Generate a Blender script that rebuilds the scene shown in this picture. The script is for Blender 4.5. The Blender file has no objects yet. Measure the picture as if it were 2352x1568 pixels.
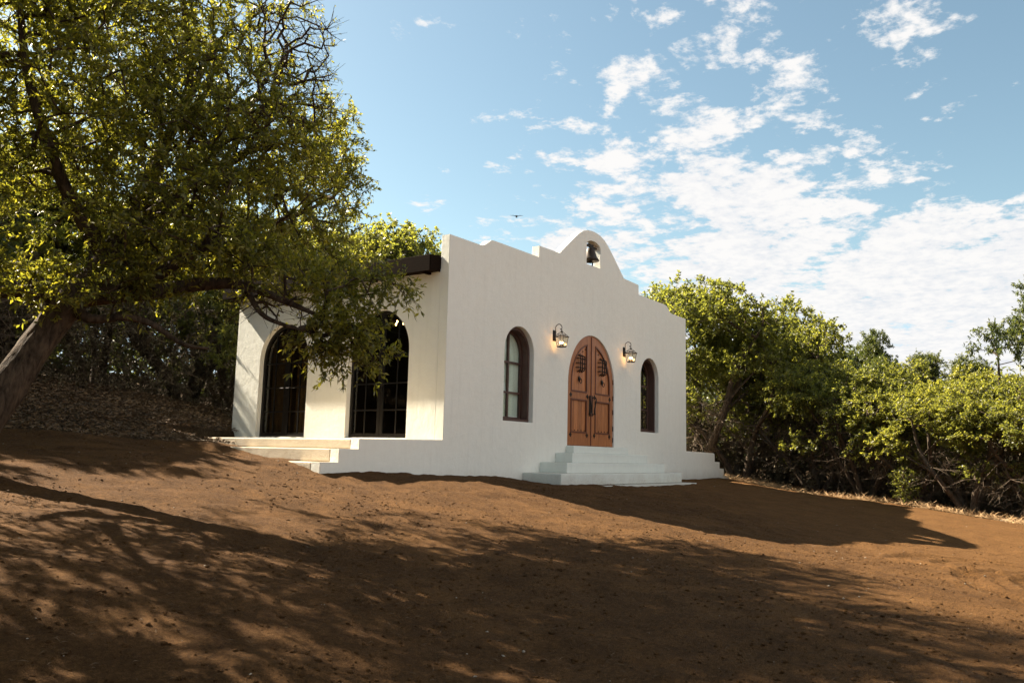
import bpy, bmesh, math, random
import numpy as np
from mathutils import Vector, Matrix

SC = bpy.context.scene
COL = SC.collection
PI = math.pi
R = math.radians

# ------------------------------------------------------------------ camera
cam_d = bpy.data.cameras.new('camera')
cam = bpy.data.objects.new('camera', cam_d)
COL.objects.link(cam)
SC.camera = cam
cam_d.sensor_width = 36
cam_d.lens = 29.122
cam_d.clip_end = 3000
yaw, pitch, roll = 0.95243, 0.13665, 0.0241
fwd = Vector((math.sin(yaw)*math.cos(pitch), math.cos(yaw)*math.cos(pitch), math.sin(pitch)))
rt = fwd.cross(Vector((0, 0, 1))).normalized()
up = rt.cross(fwd)
r2 = rt*math.cos(roll) + up*math.sin(roll)
u2 = -rt*math.sin(roll) + up*math.cos(roll)
M = Matrix((r2, u2, -fwd)).transposed().to_4x4()
M.translation = Vector((-10.9585, -9.1939, -0.2417))
cam.matrix_world = M

# ------------------------------------------------------------------ sun, sky, exposure
SUN = Vector((-0.127, 1.125, 1.0)).normalized()
sun_d = bpy.data.lights.new('sun', 'SUN')
sun_d.energy = 4.7
sun_d.angle = R(0.55)
sun_d.color = (1.0, 0.87, 0.69)
sun = bpy.data.objects.new('sun', sun_d)
COL.objects.link(sun)
sun.rotation_euler = SUN.to_track_quat('Z', 'Y').to_euler()
SC.view_settings.view_transform = 'Standard'
SC.view_settings.look = 'None'
SC.view_settings.gamma = 1
SC.view_settings.exposure = 2.42
SC.view_settings.use_curve_mapping = False
SC.cycles.max_bounces = 8
SC.cycles.transparent_max_bounces = 16
SC.cycles.use_denoising = True


class NT:
    """small helper round a node tree"""
    def __init__(s, tree):
        s.t = tree; s.n = tree.nodes; s.l = tree.links
    def new(s, typ, **kw):
        n = s.n.new(typ)
        for k, v in kw.items():
            if k.startswith('i_'):
                n.inputs[k[2:].replace('_', ' ')].default_value = v
            else:
                setattr(n, k, v)
        return n
    def link(s, a, b):
        s.l.new(a, b)
    def math(s, op, a, b=None, c=None, clamp=False):
        n = s.n.new('ShaderNodeMath'); n.operation = op; n.use_clamp = clamp
        for i, v in enumerate((a, b, c)):
            if v is None: continue
            if isinstance(v, (int, float)): n.inputs[i].default_value = v
            else: s.l.new(v, n.inputs[i])
        return n.outputs[0]
    def noise(s, vec, scale, detail=4, rough=0.55, dist=0.0):
        n = s.new('ShaderNodeTexNoise')
        n.inputs['Scale'].default_value = scale; n.inputs['Detail'].default_value = detail
        n.inputs['Roughness'].default_value = rough; n.inputs['Distortion'].default_value = dist
        if vec is not None: s.link(vec, n.inputs['Vector'])
        return n.outputs['Fac']
    def ramp(s, fac, stops):
        n = s.new('ShaderNodeValToRGB')
        e = n.color_ramp.elements
        while len(e) > 1: e.remove(e[-1])
        for i, (p, c) in enumerate(stops):
            el = e[0] if i == 0 else e.new(p)
            el.position = p
            el.color = (*c, 1) if len(c) == 3 else c
        s.link(fac, n.inputs[0])
        return n.outputs['Color']
    def maprange(s, v, a, b, c=0.0, d=1.0, smooth=False):
        n = s.new('ShaderNodeMapRange'); n.clamp = True
        if smooth: n.interpolation_type = 'SMOOTHSTEP'
        s.link(v, n.inputs[0])
        for i, x in zip((1, 2, 3, 4), (a, b, c, d)): n.inputs[i].default_value = x
        return n.outputs[0]
    def mix(s, fac, a, b, mode='MIX'):
        n = s.new('ShaderNodeMix', data_type='RGBA', blend_type=mode)
        for i, v in ((0, fac), (6, a), (7, b)):
            if isinstance(v, (int, float)): n.inputs[i].default_value = v
            elif isinstance(v, tuple): n.inputs[i].default_value = (*v, 1)
            else: s.link(v, n.inputs[i])
        return n.outputs[2]


W = bpy.data.worlds.new('World'); SC.world = W; W.use_nodes = True
w = NT(W.node_tree); w.n.clear()
out = w.new('ShaderNodeOutputWorld'); bg = w.new('ShaderNodeBackground')
w.link(bg.outputs[0], out.inputs[0])
bg.inputs['Strength'].default_value = 0.0445
sky = w.new('ShaderNodeTexSky', sky_type='NISHITA')
sky.sun_disc = False
sky.sun_elevation = math.asin(SUN.z)
sky.sun_rotation = math.atan2(SUN.x, SUN.y)
sky.air_density = 1.0; sky.dust_density = 0.8; sky.ozone_density = 1.6
skyc = w.mix(1.0, sky.outputs[0], (0.89, 0.895, 0.715), 'MULTIPLY')
lowc = w.mix(1.0, sky.outputs[0], (0.72, 0.76, 0.98), 'MULTIPLY')
tc = w.new('ShaderNodeTexCoord')
sep = w.new('ShaderNodeSeparateXYZ'); w.link(tc.outputs['Generated'], sep.inputs[0])
skyc = w.mix(w.maprange(sep.outputs[2], 0.22, 0.0, 0.0, 1.0, True), skyc, lowc)
zz = w.math('ADD', w.math('MAXIMUM', sep.outputs[2], 0.0), 0.11)
cx = w.math('DIVIDE', sep.outputs[0], zz); cy = w.math('DIVIDE', sep.outputs[1], zz)
cmb = w.new('ShaderNodeCombineXYZ'); w.link(cx, cmb.inputs[0]); w.link(cy, cmb.inputs[1])
vec = cmb.outputs[0]
n1 = w.noise(vec, 6.5, 7, 0.6, 0.3)
n2 = w.noise(vec, 2.0, 3, 0.5)
n3 = w.noise(vec, 22.0, 5, 0.65)
dens = w.math('ADD', w.math('ADD', w.math('MULTIPLY', n1, 0.56), w.math('MULTIPLY', n2, 0.18)), w.math('MULTIPLY', n3, 0.26))
CLOUDS = []   # (direction, inner cos, outer cos, weight)
#CLOUDBLOBS
def pxdir(px, py):
    f = 3106.4/1.6327
    return (fwd*f + r2*(px-1176) - u2*(py-784)).normalized()
for px, py, rin, rout, wt in [(2250, 790, 6, 10.5, .16), (1750, 640, 5, 9, .07), (1650, 480, 2.5, 7, .075), (1500, 280, 2, 6, .06), (1950, 560, 3, 9, .09), (1350, 540, 2, 5, .07),
                              (1980, 120, 3, 6.5, .065), (2050, 430, 2, 5, .045), (1480, 110, 1.5, 4, .065), (1220, 290, 1, 4.5, .075), (890, 70, .4, 2, .07), (1250, 130, .8, 2.5, .07), (1160, 470, 1.5, 4, .06), (1730, 70, .6, 2.5, .08), (1020, 430, .4, 2, .05), (3100, 900, 12, 22, .14), (4200, 700, 10, 30, .14), (-1500, 1400, 1, 2, 0),  # includes two off-frame banks to the right, added to light the facade
                              (700, 350, 10, 19, -.07), (2250, 290, 4, 8, -.07), (1300, 500, 3, 7, .05), (1520, 570, 4, 9, .045), (1650, 250, 4, 9, .03), (1650, 800, 5, 9, .05), (1700, 400, 2, 5, .03)]:
    CLOUDS.append((pxdir(px, py), math.cos(R(rin)), math.cos(R(rout)), wt))
CLOUDS.append((Vector((0.25, -0.9, 0.42)).normalized(), math.cos(R(34)), math.cos(R(66)), .30))  # unseen cloud bank behind the camera, added to brighten the shaded facade
bias = None
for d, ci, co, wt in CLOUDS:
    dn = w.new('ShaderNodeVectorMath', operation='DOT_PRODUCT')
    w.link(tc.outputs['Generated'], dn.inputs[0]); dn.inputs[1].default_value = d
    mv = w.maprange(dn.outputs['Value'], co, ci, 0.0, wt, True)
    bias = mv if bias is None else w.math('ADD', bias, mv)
low = w.maprange(sep.outputs[2], 0.26, 0.02, 0.0, 0.11)
dens = w.math('ADD', w.math('MULTIPLY', w.math('SUBTRACT', dens, 0.5), 1.45), 0.5)
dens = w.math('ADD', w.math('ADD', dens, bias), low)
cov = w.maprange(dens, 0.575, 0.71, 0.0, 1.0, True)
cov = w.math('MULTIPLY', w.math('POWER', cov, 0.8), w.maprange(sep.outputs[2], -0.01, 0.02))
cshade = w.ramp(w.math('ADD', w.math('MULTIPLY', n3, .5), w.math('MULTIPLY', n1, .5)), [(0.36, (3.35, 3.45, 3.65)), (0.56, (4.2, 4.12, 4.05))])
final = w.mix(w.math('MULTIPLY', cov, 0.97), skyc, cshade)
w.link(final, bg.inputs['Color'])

# ------------------------------------------------------------------ materials
MATS = {}
def principled(name):
    m = bpy.data.materials.new(name); m.use_nodes = True
    t = NT(m.node_tree)
    p = next(n for n in t.n if n.type == 'BSDF_PRINCIPLED')
    MATS[name] = m
    return m, t, p
def bump(t, p, h, strength, dist):
    b = t.new('ShaderNodeBump'); b.inputs['Strength'].default_value = strength; b.inputs['Distance'].default_value = dist
    t.link(h, b.inputs['Height']); t.link(b.outputs[0], p.inputs['Normal'])

def mat_stucco(name, base, warm):
    m, t, p = principled(name)
    g = t.new('ShaderNodeNewGeometry').outputs['Position']
    big = t.noise(g, 0.9, 5, 0.6); mid = t.noise(g, 6, 5, 0.6); fine = t.noise(g, 55, 4, 0.7); grit = t.noise(g, 170, 2, 0.6)
    c = t.ramp(big, [(0.3, warm), (0.7, base)])
    c = t.mix(t.maprange(mid, 0.35, 0.75, 0, 0.22), c, tuple(x*0.82 for x in warm))
    c = t.mix(t.maprange(fine, 0.35, 0.7, 0.0, 0.16), c, tuple(x*0.74 for x in base))
    sp = t.new('ShaderNodeSeparateXYZ'); t.link(g, sp.inputs[0])
    grime = t.math('MULTIPLY', t.maprange(t.math('ADD', sp.outputs[2], t.math('MULTIPLY', t.noise(g, 3, 5, .7), 0.5)), -0.20, -0.62, 0, 1, True), t.maprange(fine, .3, .7, .15, .6))
    c = t.mix(grime, c, (0.30, 0.22, 0.15))
    nz = t.new('ShaderNodeSeparateXYZ'); t.link(t.new('ShaderNodeNewGeometry').outputs['True Normal'], nz.inputs[0])
    dust_dim = t.math('MULTIPLY', t.maprange(nz.outputs[2], 0.7, 0.95), t.maprange(mid, 0.25, 0.6, 0.7, 1.0))
    c = t.mix(dust_dim, c, (0.50, 0.47, 0.40) if name == 'painted_concrete' else (0.36, 0.29, 0.20))  # dusty tone darkens upward faces to curb sunlight bouncing onto the walls
    # rain streaks
    mp = t.new('ShaderNodeMapping'); mp.inputs['Scale'].default_value = (5, 5, 0.35); t.link(g, mp.inputs[0])
    stk = t.maprange(t.noise(mp.outputs[0], 1.6, 5, 0.65), 0.52, 0.75, 0.0, 0.22)
    c = t.mix(stk, c, tuple(x*0.72 for x in warm))
    t.link(c, p.inputs['Base Color']); p.inputs['Roughness'].default_value = 0.92
    p.inputs['Specular IOR Level'].default_value = 0.2
    h = t.math('ADD', t.math('MULTIPLY', fine, 0.6), t.math('ADD', t.math('MULTIPLY', mid, 1.1), t.math('MULTIPLY', grit, 0.25)))
    bump(t, p, h, 0.55, 0.018)
    return m
STUCCO = mat_stucco('white_stucco', (0.825, 0.835, 0.765), (0.805, 0.81, 0.735))
STEPM = mat_stucco('painted_concrete', (0.76, 0.805, 0.75), (0.73, 0.775, 0.715))
CONC = mat_stucco('dusty_plaster_steps', (0.60, 0.53, 0.42), (0.54, 0.47, 0.36))

def mat_wood(name, c1, c2, scale=1.0, rough=0.5, axis='Z'):
    m, t, p = principled(name)
    g = t.new('ShaderNodeTexCoord').outputs['Object']
    mp = t.new('ShaderNodeMapping'); t.link(g, mp.inputs[0])
    s = {'Z': (9, 9, 0.8), 'X': (0.8, 9, 9), 'Y': (9, 0.8, 9)}[axis]
    mp.inputs['Scale'].default_value = s
    n = t.noise(mp.outputs[0], 4*scale, 6, 0.6, 0.4); n_ = t.noise(mp.outputs[0], 16*scale, 4, 0.6)
    oi = t.new('ShaderNodeObjectInfo')
    f = t.math('ADD', t.math('MULTIPLY', n, 0.7), t.math('MULTIPLY', n_, 0.3))
    f = t.math('ADD', f, t.math('MULTIPLY', t.math('SUBTRACT', oi.outputs['Random'], 0.5), 0.22))
    c = t.ramp(f, [(0.3, c1), (0.5, tuple((a+b)/2 for a, b in zip(c1, c2))), (0.68, c2)])
    t.link(c, p.inputs['Base Color']); p.inputs['Roughness'].default_value = rough
    bump(t, p, f, 0.3, 0.004)
    return m
DOORW = mat_wood('stained_door_wood', (0.235, 0.085, 0.03), (0.53, 0.21, 0.078), 1.0, 0.45)
DOORD = mat_wood('dark_door_moulding', (0.09, 0.028, 0.014), (0.16, 0.05, 0.024), 1.0, 0.5)
WINW = mat_wood('brown_window_frame', (0.04, 0.021, 0.015), (0.11, 0.055, 0.04), 1.0, 0.5)
ROOFW = mat_wood('dark_roof_timber', (0.006, 0.004, 0.003), (0.018, 0.011, 0.007), 1.2, 0.95, 'Y')
next(n for n in ROOFW.node_tree.nodes if n.type == 'BSDF_PRINCIPLED').inputs['Specular IOR Level'].default_value = 0.05

def mat_simple(name, col, rough=0.6, metal=0.0, var=0.15, scale=8, bmp=0.1):
    m, t, p = principled(name)
    g = t.new('ShaderNodeTexCoord').outputs['Object']
    n = t.noise(g, scale, 5, 0.6)
    c = t.ramp(n, [(0.3, tuple(x*(1-var) for x in col)), (0.7, tuple(min(1, x*(1+var)) for x in col))])
    t.link(c, p.inputs['Base Color']); p.inputs['Roughness'].default_value = rough; p.inputs['Metallic'].default_value = metal
    if bmp: bump(t, p, n, bmp, 0.005)
    return m
IRON = mat_simple('black_iron', (0.022, 0.02, 0.018), 0.5, 0.6)
BRONZE = mat_simple('dark_bronze', (0.03, 0.022, 0.016), 0.45, 0.7, 0.3, 12)
DARKMETAL = mat_simple('dark_door_frame', (0.010, 0.008, 0.006), 0.4, 0.3)
SILLM = mat_simple('aluminium_threshold', (0.45, 0.42, 0.38), 0.45, 0.6)
SHADE = mat_simple('white_window_shade', (0.80, 0.86, 0.82), 0.9, 0, 0.04, 3, 0)
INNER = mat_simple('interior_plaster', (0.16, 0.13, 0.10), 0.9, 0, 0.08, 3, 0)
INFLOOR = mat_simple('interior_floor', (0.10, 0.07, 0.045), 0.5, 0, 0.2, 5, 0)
STONE = mat_simple('pale_stone', (0.23, 0.19, 0.14), 0.9, 0, 0.35, 20, 0.5)
BIRDM = mat_simple('dark_feathers', (0.02, 0.02, 0.022), 0.8, 0, 0.2, 20, 0)
STRAW = mat_simple('dry_straw', (0.42, 0.27, 0.13), 0.85, 0, 0.35, 30, 0)
DRAPE = mat_simple('brown_curtain', (0.30, 0.23, 0.15), 0.95, 0, 0.15, 4, 0)
BRUSH = mat_simple('dry_brush_leaves', (0.075, 0.06, 0.03), 0.9, 0, 0.5, 3, 0)
TWIGM = mat_simple('dead_twigs', (0.125, 0.09, 0.06), 0.9, 0, 0.35, 5, 0)

def mat_glass(name, tint, rough=0.02):
    m, t, p = principled(name)
    t.n.remove(p)
    o = next(n for n in t.n if n.type == 'OUTPUT_MATERIAL')
    gl = t.new('ShaderNodeBsdfGlossy'); gl.inputs['Roughness'].default_value = rough
    gl.inputs['Color'].default_value = (0.9, 0.92, 0.9, 1)
    tr = t.new('ShaderNodeBsdfTransparent'); tr.inputs['Color'].default_value = (*tint, 1)
    g = t.new('ShaderNodeNewGeometry').outputs['Position']
    b = t.new('ShaderNodeBump'); b.inputs['Strength'].default_value = 0.05; b.inputs['Distance'].default_value = 0.01
    t.link(t.noise(g, 2.0, 2), b.inputs['Height']); t.link(b.outputs[0], gl.inputs['Normal'])
    mx = t.new('ShaderNodeMixShader'); ge = t.new('ShaderNodeNewGeometry'); dt = t.new('ShaderNodeVectorMath', operation='DOT_PRODUCT')
    t.link(ge.outputs['Normal'], dt.inputs[0]); t.link(ge.outputs['Incoming'], dt.inputs[1])
    q = t.math('POWER', t.math('SUBTRACT', 1.0, t.math('ABSOLUTE', dt.outputs['Value'])), 4.0)
    t.link(t.math('ADD', t.math('MULTIPLY', q, 0.9), 0.05, clamp=True), mx.inputs[0])
    t.link(tr.outputs[0], mx.inputs[1]); t.link(gl.outputs[0], mx.inputs[2]); t.link(mx.outputs[0], o.inputs[0])
    return m
GLASS = mat_glass('window_glass', (0.90, 0.93, 0.90))
GLASSD = mat_glass('tinted_glass', (0.60, 0.57, 0.50))
GLASSC = mat_glass('lantern_glass', (0.93, 0.90, 0.82), 0.05)

def mat_emit(name, col, strength):
    m, t, p = principled(name)
    p.inputs['Base Color'].default_value = (*col, 1)
    p.inputs['Emission Color'].default_value = (*col, 1)
    p.inputs['Emission Strength'].default_value = strength
    return m
BULB = mat_emit('lit_bulb', (1.0, 0.62, 0.28), 9.0)

def mat_bark(name, c1, c2, stretch=0.25):
    m, t, p = principled(name)
    g = t.new('ShaderNodeTexCoord').outputs['Object']
    mp = t.new('ShaderNodeMapping'); t.link(g, mp.inputs[0]); mp.inputs['Rotation'].default_value = (0.0, -0.75, 0.6)
    mp.inputs['Scale'].default_value = (1, 1, stretch)
    n = t.noise(mp.outputs[0], 22, 6, 0.65, 0.5); v = t.noise(g, 4, 4, 0.6)
    c = t.ramp(t.math('ADD', t.math('MULTIPLY', n, 0.65), t.math('MULTIPLY', v, 0.35)), [(0.36, c1), (0.62, c2)])
    t.link(c, p.inputs['Base Color']); p.inputs['Roughness'].default_value = 0.95; p.inputs['Specular IOR Level'].default_value = 0.15
    bump(t, p, n, 0.9, 0.03)
    return m
BARK = mat_bark('rough_oak_bark', (0.013, 0.009, 0.006), (0.10, 0.071, 0.047))
BARK2 = mat_bark('grey_bark', (0.025, 0.018, 0.012), (0.10, 0.076, 0.054))

def mat_leaf(name, dark, light, yellow, trans=0.45):
    m, t, p = principled(name)
    t.n.remove(p)
    o = next(n for n in t.n if n.type == 'OUTPUT_MATERIAL')
    ge = t.new('ShaderNodeNewGeometry')
    tcn = t.new('ShaderNodeTexCoord').outputs['Object']
    oi = t.new('ShaderNodeObjectInfo').outputs['Random']
    cl = t.noise(tcn, 1.3, 4, 0.6)
    f = t.math('ADD', t.math('MULTIPLY', ge.outputs['Random Per Island'], 0.5), t.math('MULTIPLY', cl, 0.75))
    f = t.math('ADD', f, t.math('MULTIPLY', t.math('SUBTRACT', oi, 0.5), 0.2))
    c = t.ramp(f, [(0.30, dark), (0.62, light), (0.92, yellow)])
    d = t.new('ShaderNodeBsdfPrincipled'); t.link(c, d.inputs['Base Color']); d.inputs['Roughness'].default_value = 0.45
    d.inputs['Specular IOR Level'].default_value = 0.35
    tl = t.new('ShaderNodeBsdfTranslucent')
    tlc = t.mix(1.0, c, (3.4, 3.25, 1.3), 'MULTIPLY'); t.link(tlc, tl.inputs['Color'])
    mx = t.new('ShaderNodeMixShader'); mx.inputs[0].default_value = trans
    t.link(d.outputs[0], mx.inputs[1]); t.link(tl.outputs[0], mx.inputs[2]); t.link(mx.outputs[0], o.inputs[0])
    return m
LEAF = mat_leaf('live_oak_leaves', (0.040, 0.046, 0.016), (0.085, 0.092, 0.022), (0.19, 0.178, 0.030), 0.38)
LEAF2 = mat_leaf('oak_leaves', (0.048, 0.056, 0.022), (0.098, 0.106, 0.032), (0.155, 0.153, 0.044))
LEAFJ = mat_leaf('juniper_leaves', (0.028, 0.042, 0.018), (0.055, 0.07, 0.026), (0.09, 0.095, 0.03), 0.3)

# ------------------------------------------------------------------ object helpers
def tag(o, label=None, cat=None, group=None, kind=None):
    if label: o['label'] = label
    if cat: o['category'] = cat
    if group: o['group'] = group
    if kind: o['kind'] = kind
    return o
def empty(name, loc=(0, 0, 0), rz=0):
    o = bpy.data.objects.new(name, None); COL.objects.link(o)
    o.location = loc; o.rotation_euler = (0, 0, rz); o.empty_display_size = 0.2
    return o
def link(name, me, mat, parent=None, loc=None, smooth=False):
    if mat is not None and not me.materials: me.materials.append(mat)
    o = bpy.data.objects.new(name, me); COL.objects.link(o)
    if parent is not None: o.parent = parent
    if loc is not None: o.location = loc
    if smooth: me.polygons.foreach_set('use_smooth', [True]*len(me.polygons))
    return o
def mesh_np(name, V, faces):
    """V (n,3); faces: list of int arrays (m,k)"""
    me = bpy.data.meshes.new(name)
    V = np.asarray(V, np.float32)
    me.vertices.add(len(V)); me.vertices.foreach_set('co', V.ravel())
    loops = np.concatenate([np.asarray(f, np.int32).ravel() for f in faces])
    tot = np.concatenate([np.full(len(f), f.shape[1], np.int32) for f in faces])
    start = np.concatenate([[0], np.cumsum(tot)[:-1]]).astype(np.int32)
    me.loops.add(len(loops)); me.loops.foreach_set('vertex_index', loops)
    me.polygons.add(len(tot)); me.polygons.foreach_set('loop_start', start); me.polygons.foreach_set('loop_total', tot)
    me.update(calc_edges=True)
    return me
class B:
    """bmesh builder"""
    def __init__(s): s.bm = bmesh.new()
    def box(s, x0, x1, y0, y1, z0, z1, bevel=0.0, rot=None, seg=2):
        r = bmesh.ops.create_cube(s.bm, size=1.0)
        vs = r['verts']
        c = Vector(((x0+x1)/2, (y0+y1)/2, (z0+z1)/2))
        for v in vs:
            v.co = Vector((v.co.x*(x1-x0), v.co.y*(y1-y0), v.co.z*(z1-z0)))
            if rot is not None: v.co = rot @ v.co
            v.co += c
        if bevel:
            es = list({e for v in vs for e in v.link_edges})
            bmesh.ops.bevel(s.bm, geom=es, offset=bevel, segments=seg, profile=0.5, affect='EDGES')
        return s
    def bar(s, a, b, r, n=6, r1=None):
        a = Vector(a); b = Vector(b); d = b-a
        if d.length < 1e-6: return s
        q = d.to_track_quat('Z', 'Y').to_matrix().to_4x4(); q.translation = (a+b)/2
        bmesh.ops.create_cone(s.bm, cap_ends=True, segments=n, radius1=r, radius2=r if r1 is None else r1, depth=d.length, matrix=q)
        return s
    def path(s, pts, r, n=6):
        pts = [Vector(p) for p in pts]
        for a, b in zip(pts[:-1], pts[1:]): s.bar(a, b, r, n)
        for p in pts[1:-1]: s.ball(p, r, 1)
        return s
    def ball(s, c, r, sub=2, sc=(1, 1, 1)):
        m_ = Matrix.Translation(c) @ Matrix.Diagonal((*sc, 1))
        bmesh.ops.create_icosphere(s.bm, subdivisions=sub, radius=r, matrix=m_)
        return s
    def lathe(s, prof, c=(0, 0, 0), n=20):
        rings = []
        for r_, z in prof:
            rings.append([s.bm.verts.new((c[0]+r_*math.cos(2*PI*k/n), c[1]+r_*math.sin(2*PI*k/n), c[2]+z)) for k in range(n)])
        for a, b in zip(rings[:-1], rings[1:]):
            for k in range(n):
                s.bm.faces.new((a[k], a[(k+1) % n], b[(k+1) % n], b[k]))
        s.bm.faces.new(rings[0][::-1]); s.bm.faces.new(rings[-1])
        return s
    def prism(s, pts, fn, d0, d1):
        """pts 2D polygon, fn(u,v,d)->xyz"""
        a = [s.bm.verts.new(fn(u, v, d0)) for u, v in pts]
        b = [s.bm.verts.new(fn(u, v, d1)) for u, v in pts]
        n = len(pts)
        s.bm.faces.new(a); s.bm.faces.new(b[::-1])
        for k in range(n): s.bm.faces.new((a[k], b[k], b[(k+1) % n], a[(k+1) % n]))
        return s
    def strip(s, p_out, p_in, fn, d0, d1):
        """ring between two open polylines of equal length, extruded"""
        n = len(p_out)
        g = [[s.bm.verts.new(fn(u, v, d)) for u, v in pl] for d in (d0, d1) for pl in (p_out, p_in)]
        o0, i0, o1, i1 = g
        for k in range(n-1):
            s.bm.faces.new((o0[k], o0[k+1], i0[k+1], i0[k])); s.bm.faces.new((o1[k], i1[k], i1[k+1], o1[k+1]))
            s.bm.faces.new((o0[k], o1[k], o1[k+1], o0[k+1])); s.bm.faces.new((i0[k], i0[k+1], i1[k+1], i1[k]))
        s.bm.faces.new((o0[0], i0[0], i1[0], o1[0])); s.bm.faces.new((o0[-1], o1[-1], i1[-1], i0[-1]))
        return s
    def done(s, name, mat, parent=None, loc=None, smooth=False):
        bmesh.ops.recalc_face_normals(s.bm, faces=s.bm.faces[:])
        me = bpy.data.meshes.new(name); s.bm.to_mesh(me); s.bm.free()
        return link(name, me, mat, parent, loc, smooth)

def slab(name, outline, holes, thick, plane, off, mat, parent, bevel=0.0):
    """flat slab with holes. plane 'F' faces -y (u=x), plane 'L' faces -x (u=y). off: coordinate of its outer face"""
    cu = bpy.data.curves.new(name, 'CURVE'); cu.dimensions = '2D'; cu.fill_mode = 'BOTH'
    cu.extrude = thick/2-bevel; cu.bevel_depth = bevel; cu.bevel_resolution = 2; cu.offset = -bevel
    for pl in [outline]+list(holes):
        sp = cu.splines.new('POLY'); sp.points.add(len(pl)-1); sp.use_cyclic_u = True
        for q, (u, v) in zip(sp.points, pl):
            q.co = (u if plane == 'F' else -u, v, 0, 1)
    ob = bpy.data.objects.new('tmp', cu)
    me = bpy.data.meshes.new_from_object(ob)
    bpy.data.objects.remove(ob); bpy.data.curves.remove(cu)
    n = len(me.vertices); co = np.empty(n*3, np.float32); me.vertices.foreach_get('co', co); co = co.reshape(-1, 3)
    u, v, d = co[:, 0].copy(), co[:, 1].copy(), co[:, 2].copy()
    if plane == 'F': new = np.stack([u, -d+off+thick/2, v], 1)
    else: new = np.stack([-d+off+thick/2, -u, v], 1)
    me.vertices.foreach_set('co', new.astype(np.float32).ravel()); me.update()
    me.name = name
    me.polygons.foreach_set('use_smooth', [False]*len(me.polygons))
    me.materials.clear()
    bm = bmesh.new(); bm.from_mesh(me); bmesh.ops.remove_doubles(bm, verts=bm.verts[:], dist=0.0004)
    bmesh.ops.recalc_face_normals(bm, faces=bm.faces[:]); bm.to_mesh(me); bm.free()
    return link(name, me, mat, parent)

def arch(c, hw, sill, spring, apex, n=28, inset=0.0):
    """closed outline (counter-clockwise) of an arched opening"""
    hw -= inset; apex -= inset; sill += inset
    pts = [(c-hw, sill), (c+hw, sill)]
    for k in range(n+1):
        a = PI*k/n
        pts.append((c+hw*math.cos(a), spring+(apex-spring)*math.sin(a)))
    return pts
def clip(poly, x0, x1, z0, z1):
    """clip a polygon to a rectangle"""
    def cut(P, inside, inter):
        o = []
        for i in range(len(P)):
            a, b = P[i-1], P[i]
            ia, ib = inside(a), inside(b)
            if ib:
                if not ia: o.append(inter(a, b))
                o.append(b)
            elif ia: o.append(inter(a, b))
        return o
    def ix(x): return lambda a, b: (x, a[1]+(b[1]-a[1])*(x-a[0])/(b[0]-a[0]))
    def iz(z): return lambda a, b: (a[0]+(b[0]-a[0])*(z-a[1])/(b[1]-a[1]), z)
    P = cut(poly, lambda p: p[0] >= x0, ix(x0))
    if P: P = cut(P, lambda p: p[0] <= x1, ix(x1))
    if P: P = cut(P, lambda p: p[1] >= z0, iz(z0))
    if P: P = cut(P, lambda p: p[1] <= z1, iz(z1))
    o = []
    for p in P:
        if not o or math.hypot(p[0]-o[-1][0], p[1]-o[-1][1]) > 1e-4: o.append(p)
    if len(o) > 2 and math.hypot(o[0][0]-o[-1][0], o[0][1]-o[-1][1]) < 1e-4: o.pop()
    return o if len(o) > 2 else []
FY = lambda u, v, d: (u, d, v)
LX = lambda u, v, d: (d, u, v)

# ------------------------------------------------------------------ noise
def hashn(ix, iy, seed):
    h = (ix.astype(np.int64)*374761393 + iy.astype(np.int64)*668265263 + seed*1274126177) & 0x7fffffff
    h = ((h ^ (h >> 13))*1103515245) & 0x7fffffff
    return ((h ^ (h >> 16)) & 0xffff)/65535.0
def vnoise(x, y, seed=0):
    ix = np.floor(x); iy = np.floor(y); fx = x-ix; fy = y-iy
    fx = fx*fx*(3-2*fx); fy = fy*fy*(3-2*fy)
    a = hashn(ix, iy, seed); b = hashn(ix+1, iy, seed); c = hashn(ix, iy+1, seed); d = hashn(ix+1, iy+1, seed)
    return (a*(1-fx)+b*fx)*(1-fy)+(c*(1-fx)+d*fx)*fy - 0.5
def fbm(x, y, octs, seed=0, gain=0.5):
    s = 0; a = 1.0
    for k in range(octs):
        s = s + a*vnoise(x*2**k+k*17.3, y*2**k-k*9.1, seed+k); a *= gain
    return s

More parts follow.
